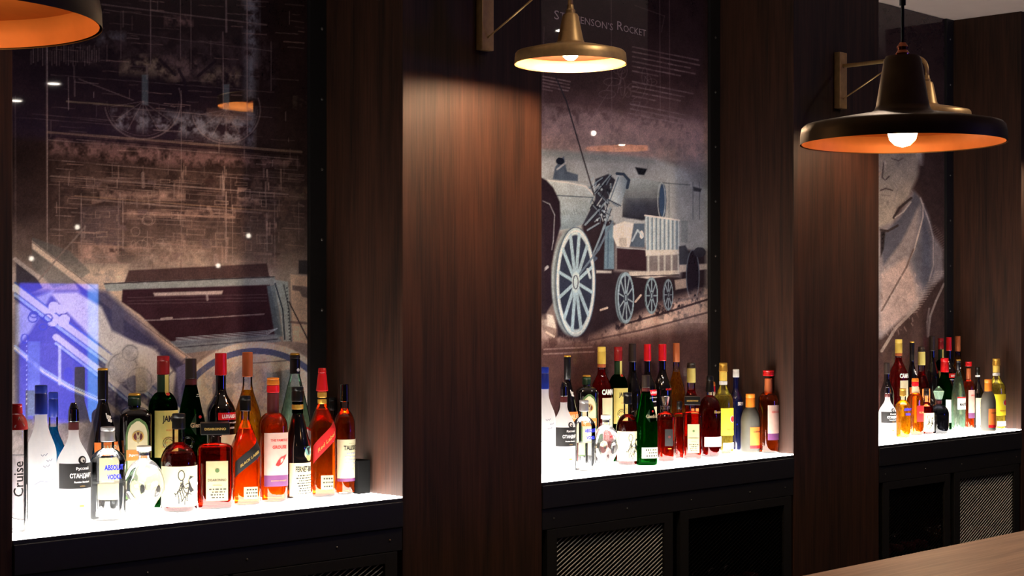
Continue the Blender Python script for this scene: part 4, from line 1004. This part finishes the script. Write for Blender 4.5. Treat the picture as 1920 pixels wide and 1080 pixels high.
def d_fernet(b, k, Rb, H):
    l = label_mesh(b, k, Rb, H, .035, .33, .25, 1.25, PAP)
    lettering(l, k, Rb, H, 'FERNET-BRANCA', .275, .62, 2.2, T_BLK, bold=.03, hscale=2.1); fine_print(l, k, Rb, H, .05, .23, .35, .8, 8, T_BLK)
    disc(b, k, Rb, H, .62, .41, .42, PAP); disc(b, k, Rb, H, .62, .435, .38, T_TEAL, off=.0021, ry=.36)
    blob(b, k, Rb, H, [(.28,.48),(.5,.455),(.62,.465),(.9,.49),(.72,.44),(.66,.405),(.56,.405),(.48,.43)], T_BLK, off=.0026); disc(b, k, Rb, H, .62, .37, .22, PAPY, off=.0028)
kind('fernet', (.46, .76), .42, M_BLKGL, None, [(.76, .80, 1.04, 1.04, L_GRN, 'green_neck'), (.80, .845, 1.10, 1.10, GOLD, 'neck_band'), (.845, .87, 1.04, 1.04, L_GRN, 'neck_ring'), (.87, 1., 1.15, 1.12, BLK, 'cap')], d_fernet, cv='line')
def d_tal(b, k, Rb, H):
    l = label_mesh(b, k, Rb, H, .15, .50, .1, 1.25, PAP); lettering(l, k, Rb, H, 'TALISKER', .425, .38, 1.75, T_BLK, bold=.03, hscale=1.4); fine_print(l, k, Rb, H, .24, .39, .2, .6, 5, T_GRY); lettering(l, k, Rb, H, '10', .235, .45, .2, T_BLK); lettering(l, k, Rb, H, 'SINGLE MALT', .465, .3, .6, T_BLK)
    label_mesh(b, k, Rb, H, .12, .148, .1, 1.25, PURL, name='label_edge')
kind('talisker', (.60, .76), .40, G_CLR, (L_ORG, .70), [(.84, 1., 1.08, 1.0, M_BLKGL, 'capsule')], d_tal, cv='round')
def d_bai(b, k, Rb, H):
    l = label_mesh(b, k, Rb, H, .40, .49, .3, 1.1, PAPO); lettering(l, k, Rb, H, 'BAILEYS', .447, .35, 1.3, PAP, bold=.03, hscale=1.5)
    label_mesh(b, k, Rb, H, .10, .385, .3, .8, PAP)
    for x, t in ((.15,.665),(.3,.66),(.22,.64),(.36,.635)): disc(b, k, Rb, H, x, t, .10, T_WHT)
    stroke(b, k, Rb, H, [(.05,.69),(.12,.65),(.3,.65)], .07, T_WHT)
kind('baileys', (.42, .76), .30, M_BLKGL, None, [(.78, .985, 1.06, 1.06, BLK, 'capsule'), (.985, 1., 1.1, 1.0, GOLD, 'cap_rim')], d_bai, cv='line')
def d_jag(b, k, Rb, H):
    l = label_mesh(b, k, Rb, H, .10, .79, .15, .72, PAPG, arch=True); l2 = label_mesh(b, k, Rb, H, .115, .765, .15, .60, PAP, arch=True, name='label_field', off=.001)
    lettering(l, k, Rb, H, 'J\u00e4germeister', .475, .15, 1.05, T_WHT, off=.0024, bold=.02); label_mesh(b, k, Rb, H, .43, .52, .15, .66, PAPO, name='label_band', off=.0016)
    disc(b, k, Rb, H, .15, .635, .34, T_GLD, off=.0018); disc(b, k, Rb, H, .15, .635, .26, PUR, off=.0022)
    blob(b, k, Rb, H, [(.05,.60),(.15,.57),(.25,.60),(.22,.63),(.30,.67),(.24,.68),(.18,.645),(.12,.645),(.06,.68),(0,.67),(.08,.63)], PAPD, off=.0026)
    stroke(b, k, Rb, H, [(.11,.62),(.19,.62)], .04, PUR, off=.003)
kind('herbal', (.80, .88), .36, M_BLKGL, None, [(.89, .98, 1.1, 1.06, GRNC, 'cap'), (.98, 1., 1.08, .95, GOLD, 'cap_top')], d_jag, n=4.5, cv='round')
def d_jam(b, k, Rb, H):
    l = label_mesh(b, k, Rb, H, .33, .64, .2, 1.1, PAPY); lettering(l, k, Rb, H, 'JAMESON', .58, .5, 1.7, T_BLK, bold=.03, hscale=1.5); fine_print(l, k, Rb, H, .36, .47, .3, .7, 4, T_GLD); lettering(l, k, Rb, H, 'IRISH WHISKEY', .51, .45, 1.1, T_RED)
    n = label_mesh(b, k, Rb, H, .74, .875, .12, .14, PAPY, name='neck_label', off=.0022); disc(n, k, Rb, H, .12, .75, .13, T_RED, off=.003)
kind('jameson', (.64, .76), .40, L_GRN, None, [(.74, .875, 1.03, 1.03, GRNC, 'capsule'), (.875, 1., 1.1, 1.08, DRED, 'cap')], d_jam, cv='round')
def d_glen(b, k, Rb, H):
    blob(b, k, Rb, H, [(-.35,.54),(.05,.62),(.9,.62),(1.0,.56),(.9,.50),(.0,.48)], GRNC, 'label'); lettering(b, k, Rb, H, 'Glenfiddich', .545, .45, 1.5, PAP, bold=.02, hscale=1.3, off=.003)
    disc(b, k, Rb, H, .35, .60, .10, T_RED, off=.0024); l = label_mesh(b, k, Rb, H, .08, .20, .2, .9, PAP); fine_print(l, k, Rb, H, .09, .19, .2, .6, 3, T_BLK)
    for j in range(5): disc(b, k, Rb, H, .2+.05*j, .74+.012*(j % 2), .035, T_WHT, off=.0022)
kind('glen', (.46, .84), .34, L_GRN, None, [(.80, .86, 1.15, 1.1, PUR, 'neck_band'), (.86, 1., 1.12, 1.1, BRZ, 'capsule')], d_glen, n=3, cv='line')
def d_lux(b, k, Rb, H):
    l = label_mesh(b, k, Rb, H, .55, .60, .35, .85, RED); lettering(l, k, Rb, H, 'LUXARDO', .575, .4, 1.25, T_WHT, bold=.04, hscale=1.3)
    lettering(b, k, Rb, H, 'SAMBUCA WITH LIQUORICE', .53, .4, 1.7, T_WHT, bold=.02); lettering(b, k, Rb, H, 'LIQUEUR', .495, .45, .7, T_WHT, bold=.02); label_mesh(b, k, Rb, H, .15, .45, .4, .8, PAP)
kind('luxardo', (.60, .76), .36, M_BLKGL, None, [(.85, 1., 1.16, 1.12, RED, 'capsule')], d_lux, cv='cos')
kind('goldtall', (.52, .80), .34, G_CLR, (L_GOLD, .74), [(.83, 1., 1.12, 1.12, COPR, 'capsule')], lambda *a: None, cv='cos')
kind('gold', (.60, .78), .36, G_CLR, (L_GOLD, .74), [(.86, 1., 1.12, 1.12, YEL, 'cap')], lambda *a: None, cv='cos')
def d_mart(b, k, Rb, H):
    l = label_mesh(b, k, Rb, H, .30, .46, .3, 1.0, PAPW); lettering(l, k, Rb, H, 'MARTINI', .37, .35, 1.5, T_BLK, bold=.04, hscale=1.5); label_mesh(b, k, Rb, H, .455, .475, .3, 1.0, RED, name='label_edge')
    disc(b, k, Rb, H, .08, .88, .10, T_WHT, off=.003)
kind('martini', (.50, .85), .30, G_CLR, (L_PGRN, .76), [(.85, .96, 1.12, 1.08, BLK, 'capsule'), (.96, .985, 1.1, 1.1, BRZ, 'cap'), (.985, 1., 1.1, 1.0, GOLD, 'cap_top')], d_mart, cv='line')
def d_camp(b, k, Rb, H):
    l = label_mesh(b, k, Rb, H, .18, .56, .45, .8, PAP); lettering(b, k, Rb, H, 'CAMPARI', .61, .45, 1.7, T_WHT, bold=.05, hscale=1.6); stroke(l, k, Rb, H, [(.3,.25),(.5,.25)], .1, T_BLU)
kind('campari', (.62, .80), .36, G_CLR, (L_CRIM, .80), [(.85, 1., 1.12, 1.08, YEL, 'cap'), (.82, .85, 1.08, 1.1, COPR, 'neck_band')], d_camp, cv='cos')
kind('tallblack', (.55, .78), .42, M_BLKGL, None, [(.84, 1., 1.08, 1.02, BRZ, 'capsule')], lambda *a: None, cv='cos')
kind('tallred', (.58, .78), .38, M_BLKGL, None, [(.85, 1., 1.12, 1.1, RED, 'capsule')], lambda b, k, Rb, H: (lettering(b, k, Rb, H, 'SELECT', .60, .3, .9, T_RED, bold=.03), None), cv='cos')
def d_dec(b, k, Rb, H):
    l = label_mesh(b, k, Rb, H, .24, .50, .25, .5, PAPB); disc(l, k, Rb, H, .25, .38, .16, PUR); stroke(b, k, Rb, H, [(.1,.2),(.5,.2)], .08, GOLD)
kind('decanter', (.62, .76), .34, G_CLR, (L_RED, .68), [(.80, .85, 1.5, 1.5, CLR, 'collar'), (.86, 1., 1.0, 1.5, CLR, 'stopper')], d_dec, n=4, cv='sq')
kind('plainred', (.70, .80), .36, G_CLR, (L_RED, .72), [(.86, 1., 1.2, 1.2, BLK, 'cap')], lambda *a: None, n=4, cv='sq')
def d_drum(b, k, Rb, H):
    label_mesh(b, k, Rb, H, .13, .25, .1, 1.1, PAPW); lettering(b, k, Rb, H, 'Bacardi', .56, .4, 1.0, T_GLD, bold=.02)
kind('darkrum', (.55, .76), .30, G_CLR, (L_DKRED, .74), [(.80, 1., 1.25, 1.0, BLK, 'cap')], d_drum, cv='round')
def d_hav(b, k, Rb, H):
    l = label_mesh(b, k, Rb, H, .20, .50, .3, 1.1, PAPYY); disc(l, k, Rb, H, .55, .38, .34, PAPW, off=.0014); disc(l, k, Rb, H, .55, .38, .28, T_RED, off=.002); lettering(l, k, Rb, H, 'Havana Club', .27, .35, 1.1, T_RED, bold=.02)
    label_mesh(b, k, Rb, H, .05, .12, .3, .8, PAPW, name='lower_label')
kind('havana', (.58, .76), .36, G_CLR, (L_PALE, .64), [(.755, .80, 1.1, 1.1, PAPW, 'neck_band'), (.80, .90, 1.06, 1.06, YEL, 'capsule'), (.90, 1., 1.2, 1.1, GOLD, 'cap')], d_hav, cv='cos')
def d_sky(b, k, Rb, H): lettering(b, k, Rb, H, 'SKYY', .58, .3, 1.1, T_WHT, bold=.04, hscale=1.4); stroke(b, k, Rb, H, [(-.4, .33), (.9, .33)], .2, T_BLU)
kind('navy', (.60, .78), .42, NAVY, None, [(.90, 1., 1.12, 1.1, WHT, 'cap')], d_sky, cv='cos')
def d_coin(b, k, Rb, H):
    l = label_mesh(b, k, Rb, H, .08, .44, .3, .85, PAPO); lettering(l, k, Rb, H, 'COINTREAU', .36, .35, 1.1, T_BLK, bold=.03); label_mesh(b, k, Rb, H, .08, .13, .3, .85, RED, name='label_edge', off=.0012)
kind('grey', (.50, .76), .50, GREYM, None, [(.74, 1., 1.0, .96, ORG, 'cap')], d_coin, cv='round')
def d_pink(b, k, Rb, H): l = label_mesh(b, k, Rb, H, .24, .58, .3, .9, PAPP); lettering(l, k, Rb, H, 'GROUSE', .50, .35, 1.1, T_RED, bold=.02); label_mesh(b, k, Rb, H, .16, .24, .3, .9, PURL, name='label_strip')
kind('pinklabel', (.62, .74), .38, G_CLR, (L_ORG, .70), [(.72, .90, 1.08, 1.0, COPR, 'capsule'), (.93, 1., 1.5, 1.5, RED, 'cap')], d_pink, cv='round')
def d_crm(b, k, Rb, H): l = label_mesh(b, k, Rb, H, .06, .50, .2, 1.1, PAP); lettering(l, k, Rb, H, 'VERMOUTH', .42, .4, 1.1, T_BLK, bold=.02); fine_print(l, k, Rb, H, .1, .36, .3, .6, 6, T_GRY)
kind('creamlabel', (.56, .78), .38, M_BLKGL, None, [(.84, .87, 1.1, 1.1, WHT, 'neck_band'), (.87, 1., 1.1, 1.05, BLK, 'cap')], d_crm, cv='cos')
def d_necklab(b, k, Rb, H): label_mesh(b, k, Rb, H, .2, .5, .3, .8, PAPO)
kind('necklabel', (.50, .72), .42, G_CLR, (L_RED, .70), [(.78, .94, 1.1, 1.06, PAPY, 'neck_label'), (.94, 1., 1.12, 1.0, BRZ, 'cap')], d_necklab, cv='cos')
def d_cruise(b, k, Rb, H): lettering(b, k, Rb, H, 'Cruise', .42, .0, 3.0, T_BLK, vert=True, bold=.01, hscale=1.2); label_mesh(b, k, Rb, H, .80, .92, .2, .9, PAPR, name='neck_label'); stroke(b, k, Rb, H, [(-.3,.82),(.1,.9),(.5,.83),(.9,.91)], .12, T_WHT, off=.002)
kind('cruise', (.78, .92), .5, G_CLR, (L_CLR, .60), [(.92, 1., 1.1, 1.0, RED, 'cap')], d_cruise, cv='round')
kind('cyan', (.52, .72), .38, G_CLR, (L_CYAN, .72), [(.80, 1., 1.1, 1.05, BLU, 'cap')], lambda *a: None, cv='cos')
def d_oran(b, k, Rb, H): l = label_mesh(b, k, Rb, H, .24, .52, .35, .7, PAPR); lettering(l, k, Rb, H, 'RUM', .4, .35, .7, T_GLD, bold=.02)
kind('ambersmall', (.60, .74), .42, G_CLR, (L_AMB, .72), [(.74, .86, 1.1, 1.05, PAP, 'neck_label'), (.86, .94, 1.12, 1.12, RED, 'neck_band'), (.94, 1., 1.15, 1.0, ORG, 'cap')], d_oran, n=3, cv='round')
def d_redcap(b, k, Rb, H): l = label_mesh(b, k, Rb, H, .1, .42, .35, .8, PAPW); disc(l, k, Rb, H, .6, .22, .2, DRED)
kind('redcap', (.52, .76), .40, L_GRN, None, [(.80, 1., 1.15, 1.05, RED, 'cap')], d_redcap, cv='line')
kind('squat', (.40, .62), .28, G_CLR, (spirit('smoky_dark_spirit', (.12, .12, .14), (.05, .05, .06), .3), .46), [(.62, .70, 1.1, 1.1, PUR, 'neck_band'), (.72, .9, 1.2, 1.9, L_PGRN, 'stopper'), (.9, 1., 1.6, .4, L_PGRN, 'stopper_top')], lambda *a: None, cv='round')

GRP = ('bottles on the left lit shelf', 'bottles on the middle lit shelf', 'bottles on the right lit shelf')
def bottle(kd, u, y, vtop, wpx, niche, label, face=.45):
    k = K[kd]
    x, _ = on_y(u, 587, y); dep = depth_at(x, y)
    H = (587 - vtop)/FPX*dep + (EYE - Z_SHELF) - .0005
    Rb = wpx/2*dep/FPX
    if k.get('n', 2) > 3: Rb *= .88
    if k.get('n', 2) > 3: face = max(face, .7)
    ca = math.atan2(-x, y)               # turn that would face the label to the guest
    e = empty('bottle', (x, y, Z_SHELF + .0005), ca*face, label, 'bottle', GRP[niche])
    top = max([c_[1] for c_ in k['caps']] + ([k['boxcap'][1]] if 'boxcap' in k else []))
    tg = min(1, (min([c_[0] for c_ in k['caps'] if c_[5] in ('cap', 'stopper', 'capsule')] + [k['boxcap'][0]] if 'boxcap' in k else [c_[0] for c_ in k['caps'] if c_[5] in ('cap', 'stopper', 'capsule')] or [.95])) + .03)
    vs, fs = shell(k, Rb, H, 0, tg)
    if k['glass'] is G_FROST:
        fs = fs[:-2] + fs[-1:]
        lathe('base', [(Rb*.2, .0005), (Rb*.88, .0005), (Rb*.88, .0015), (Rb*.2, .0015)], G_CLR, e, 24)
    b = mesh_obj('glass_body', vs, fs, k['glass'], e, True); b.data.set_sharp_from_angle(angle=R(50))
    if k['liq']:
        vs, fs = shell(k, Rb, H, .022, min(k['liq'][1], tg-.01), .94)
        o = mesh_obj('liquid', vs, fs, k['liq'][0], e, True); o.data.set_sharp_from_angle(angle=R(50))
    rn = k['rn']*Rb
    for t0, t1, a, c_, m, nm in k['caps']:
        r0, r1 = rn*a, rn*c_; z0, z1 = t0*H, t1*H; ch = min(.0015, (z1-z0)*.2)
        prof = [(r0*.9, z0), (r0, z0+ch), (r1, z1-ch), (r1*.86, z1)]
        if nm == 'cap' and z1-z0 > .018:      # a rolled groove
            zm = z0+(z1-z0)*.72; rm = r0+(r1-r0)*.72
            prof = [(r0*.9, z0), (r0, z0+ch), (rm, zm-.002), (rm*.93, zm), (rm, zm+.002), (r1, z1-ch), (r1*.86, z1)]
        lathe(nm, prof, m, e, 24)
    if 'boxcap' in k:
        t0, t1 = k['boxcap']; bm = bmesh.new(); add_box(bm, -Rb*.82, Rb*.82, -Rb*.72, Rb*.72, t0*H, t1*H, .002); o = bm_obj('cap', bm, BLK, e)
        kk = dict(k, n=8, asp=.88, sh=(2., 3.), rn=.3)
        v, f = text_geo('DISARONNO', .02); w = v[:, 0].max()-v[:, 0].min(); s_ = Rb*1.2/w
        mesh_obj('lettering', [(a*s_, -Rb*.72-.0006, (t0+t1)/2*H + b_*s_) for a, b_ in v], f, T_GLD, o)
        lathe('neck_ring', [(rn*1.05, t0*H-.006), (rn*1.1, t0*H-.004), (rn*1.05, t0*H-.001)], G_CLR, e, 20)
    k['deco'](b, k, Rb, H)
    return e

def skull(u, y, vtop, wpx, niche, label):
    x, _ = on_y(u, 587, y); dep = depth_at(x, y)
    H = (587 - vtop)/FPX*dep + (EYE - Z_SHELF); Rb = wpx/2*dep/FPX
    e = empty('skull_bottle', (x, y, Z_SHELF + .0005), math.atan2(-x, y)*.75, label, 'bottle', GRP[niche])
    Hs = H*.80
    def surf(sc_):
        vs, fs = [], []; nu, nv = 48, 32
        for j in range(nv+1):
            ph = -math.pi/2 + math.pi*j/nv
            for i in range(nu):
                th = 2*math.pi*i/nu; dx, dy, dz = math.cos(ph)*math.sin(th), -math.cos(ph)*math.cos(th), math.sin(ph)
                rx, ry = Rb*(1 if dz > -.1 else 1 - .42*min(1, (-dz-.1)/.6)), Rb*1.12*(1 if dz > 0 else 1-.2*min(1, -dz/.7))
                px, py, pz = dx*rx, dy*ry, dz
                g2 = lambda cx, cz, s: math.exp(-(((px/Rb-cx)/s)**2 + ((pz-cz)/s)**2)) if dy < 0 else 0
                d = -.30*(g2(.38, .02, .2)+g2(-.38, .02, .2)) - .2*g2(0, -.28, .13) + .10*(g2(.36, .30, .16)+g2(-.36, .30, .16)) + .10*(g2(.55, -.28, .16)+g2(-.55, -.28, .16))
                if dy < 0 and -.72 < pz < -.48: d += .05*math.cos(px/Rb*26) + .03
                py += -d*Rb * (-1 if dy > 0 else 1)
                z = (pz*.5+.5); z = max(.0, z*1.06-.05)
                vs.append((px*sc_, py*sc_, .002 + z*Hs*(1 if sc_ == 1 else .96) + (Hs*.02 if sc_ < 1 else 0)))
        for j in range(nv):
            for i in range(nu): fs.append((j*nu+i, j*nu+(i+1) % nu, (j+1)*nu+(i+1) % nu, (j+1)*nu+i))
        return vs, fs
    vs, fs = surf(1.); mesh_obj('glass_body', vs, fs, spirit('thick_clear_glass', (1, 1, 1), (1, 1, 1), .03, 1.5), e, True)
    lathe('neck', [(Rb*.30, Hs*.985), (Rb*.26, Hs*1.05), (Rb*.26, H*.90), (Rb*.32, H*.905), (Rb*.32, H*.92)], G_CLR, e, 24, False)
    lathe('stopper', [(Rb*.24, H*.86), (Rb*.25, H*.92), (Rb*.36, H*.925), (Rb*.36, H*.99), (Rb*.3, H)], WHT, e, 24)
    return e

F1, F2 = 3.565, 3.685
# left shelf, front row
bottle('cruise', 30, 3.50, 757, 44, 0, 'clear bottle with black upright script, at the left end of the left shelf', .6)
bottle('goose', 77, F1, 722, 56, 0, 'frosted white vodka bottle with a tall blue cap on the left shelf')
bottle('standard', 138, F1, 755, 62, 0, 'frosted white bottle with black band label and dark stopper on the left shelf', .6)
bottle('absolut', 202, F1-.02, 800, 66, 0, 'short clear vodka bottle with blue lettering beside the glass skull, left shelf', .75)
skull(270, F1, 836, 76, 0, 'clear glass skull shaped bottle on the left shelf')
bottle('kraken', 335, F1, 775, 68, 0, 'dark rum bottle with two neck loops and cream octopus label, left shelf', .6)
bottle('amaretto', 403, F1-.01, 792, 74, 0, 'square red amaretto bottle with flat black cap on the left shelf', .95)
bottle('jw_black', 460, F1, 742, 60, 0, 'square amber whisky bottle with slanted black label on the left shelf', .7)
bottle('grouse', 512, F1, 708, 52, 0, 'amber whisky bottle with orange and red cap and pinkish label, left shelf', .6)
bottle('fernet', 558, F1-.01, 725, 48, 0, 'near-black bottle with round bird emblem above a cream label, left shelf', .5)
bottle('jw_red', 604, F1, 690, 54, 0, 'square amber whisky bottle with slanted red label and red cap, left shelf', .7)
bottle('talisker', 646, F1, 720, 40, 0, 'whisky bottle with wide cream label at the right end of the left shelf', .4)
# left shelf, back row
bottle('cyan', 100, F2, 735, 44, 0, 'cyan bottle behind the frosted blue-capped bottle, left shelf')
bottle('baileys', 193, F2, 690, 60, 0, 'tall black bottle with gold top rim and orange label band, left shelf', .5)
bottle('herbal', 252, F2, 737, 70, 0, 'dark square herbal liqueur bottle with arched stag label, left shelf', .9)
bottle('jameson', 306, F2, 667, 54, 0, 'green whiskey bottle with red cap and pale yellow label, left shelf', .5)
bottle('glen', 358, F2, 672, 56, 0, 'green triangular whisky bottle with bronze capsule on the left shelf', .5)
bottle('luxardo', 414, F2, 662, 54, 0, 'black sambuca bottle with bright red capsule and red label, left shelf', .5)
bottle('goldtall', 464, F2, 660, 52, 0, 'golden spirit bottle with a long copper capsule on the left shelf')
bottle('gold', 513, F2, 742, 46, 0, 'yellow bottle squeezed behind the pinkish-label whisky bottle, left shelf')
bottle('martini', 553, F2, 662, 58, 0, 'pale green vermouth bottle with black capsule behind the bird emblem bottle')
bottle('plainred', 622, F2, 745, 36, 0, 'dark red bottle half hidden behind the slanted red label bottle')
# middle shelf, front row
bottle('goose', 1020, F1, 688, 44, 1, 'frosted white vodka bottle with blue cap at the left end of the middle shelf')
bottle('standard', 1057, F1-.01, 716, 44, 1, 'frosted white bottle with black band label on the middle shelf', .6)
bottle('absolut', 1095, F1-.03, 750, 44, 1, 'short clear vodka bottle with blue lettering on the middle shelf', .55)
skull(1136, F1-.01, 778, 52, 1, 'clear glass skull shaped bottle on the middle shelf')
bottle('kraken', 1177, F1, 736, 44, 1, 'dark rum bottle with neck loops behind the green whisky bottle, middle shelf', .6)
bottle('glen', 1211, F1-.05, 703, 40, 1, 'green whisky bottle with grey capsule in the front of the middle shelf', .6)
bottle('decanter', 1248, F1-.01, 743, 36, 1, 'red liqueur decanter with glass stopper on the middle shelf', .8)
bottle('plainred', 1274, F1+.03, 752, 26, 1, 'narrow dark red bottle between the decanter and the square amaretto bottle')
bottle('amaretto', 1298, F1-.02, 743, 40, 1, 'square red amaretto bottle with flat black cap on the middle shelf', .95)
bottle('darkrum', 1331, F1-.01, 705, 42, 1, 'round dark red bottle with black cap and low white label, middle shelf')
bottle('havana', 1356, F2-.08, 680, 38, 1, 'pale yellow rum bottle with yellow label and red disc, middle shelf')
bottle('navy', 1380, F2-.06, 692, 26, 1, 'dark navy bottle with white cap on the middle shelf')
bottle('grey', 1407, F1-.02, 738, 36, 1, 'matt grey bottle with orange cap and orange label on the middle shelf')
bottle('pinklabel', 1441, 3.495, 694, 38, 1, 'amber whisky bottle with pink label at the right end of the middle shelf')
# middle shelf, back row
bottle('baileys', 1064, F2, 666, 42, 1, 'tall black bottle with gold top rim on the middle shelf', .5)
bottle('herbal', 1100, F2, 703, 48, 1, 'dark square herbal liqueur bottle with arched label on the middle shelf', .9)
bottle('campari', 1128, F2, 650, 40, 1, 'red bitter bottle with yellow cap on the middle shelf', .5)
bottle('jameson', 1159, F2-.01, 650, 36, 1, 'green whiskey bottle with dark red cap on the middle shelf', .5)
bottle('tallblack', 1186, F2, 644, 34, 1, 'tall all-black bottle between the red-capped ones, middle shelf')
bottle('luxardo', 1214, F2, 645, 34, 1, 'black bottle with bright red capsule and red label, middle shelf', .5)
bottle('tallred', 1242, F2, 645, 36, 1, 'plain black bottle with bright red capsule, middle shelf')
bottle('goldtall', 1268, F2, 643, 34, 1, 'golden spirit bottle with long copper capsule on the middle shelf')
bottle('necklabel', 1296, F2, 680, 36, 1, 'red-brown bottle with cream neck label on the middle shelf')
bottle('ambersmall', 1335, F2, 716, 28, 1, 'small amber bottle behind the round dark red bottle, middle shelf')
# right shelf
G1, G2 = 3.56, 3.685
bottle('standard', 1664, G1, 722, 32, 2, 'frosted white bottle with black band label on the right shelf', .6)
bottle('absolut_yellow', 1693, G1-.03, 728, 30, 2, 'yellow vodka bottle with blue lettering on the right shelf', .55)
bottle('ambersmall', 1716, G1, 709, 28, 2, 'amber bottle with red and orange cap beside the yellow vodka, right shelf')
bottle('kraken', 1737, G1-.01, 728, 28, 2, 'dark rum bottle with cream label on the right shelf', .6)
bottle('squat', 1760, G1-.03, 724, 38, 2, 'squat dark decanter with a flared pale stopper on the right shelf')
bottle('redcap', 1771, G1+.08, 671, 34, 2, 'dark green bottle with bright red cap behind the squat decanter')
bottle('martini', 1797, G1, 674, 26, 2, 'pale green vermouth bottle with dark capsule on the right shelf')
bottle('pinklabel', 1816, G1+.02, 678, 22, 2, 'red-amber bottle with pink label on the right shelf')
bottle('creamlabel', 1833, G1, 688, 22, 2, 'dark bottle with cream label and white neck band, right shelf')
bottle('grey', 1853, 3.437, 711, 28, 2, 'round matt grey bottle with orange cap and label, right shelf')
bottle('havana', 1868, 3.475, 672, 34, 2, 'pale yellow rum bottle with yellow label at the right end of the right shelf')
bottle('tallblack', 1663, G2, 680, 26, 2, 'black bottle at the left back corner of the right shelf')
bottle('campari', 1685, G2, 636, 34, 2, 'red bitter bottle with yellow cap on the right shelf', .5)
bottle('baileys', 1710, G2, 640, 28, 2, 'black bottle beside the yellow-capped red one, right shelf', .5)
bottle('necklabel', 1728, G2-.01, 650, 30, 2, 'dark red bottle with golden cap on the right shelf')
bottle('tallblack', 1748, G2, 630, 26, 2, 'tallest black bottle in the back row of the right shelf')
bottle('jameson', 1764, G2, 634, 24, 2, 'green whiskey bottle with dark red cap on the right shelf', .5)
bottle('luxardo', 1779, G2, 632, 26, 2, 'black bottle with bright red capsule on the right shelf', .5)
bottle('goldtall', 1796, G2, 630, 26, 2, 'golden spirit bottle with copper capsule on the right shelf')
# plain black box, kind unknown, at the back right corner of the left shelf
o = box('black_box', -.022, .022, -.025, .025, 0, .095, pmat('dull_black_plastic', (12, 12, 12), .9, spec=.1)); o.location = (3.085, 3.55, Z_SHELF + .0005)
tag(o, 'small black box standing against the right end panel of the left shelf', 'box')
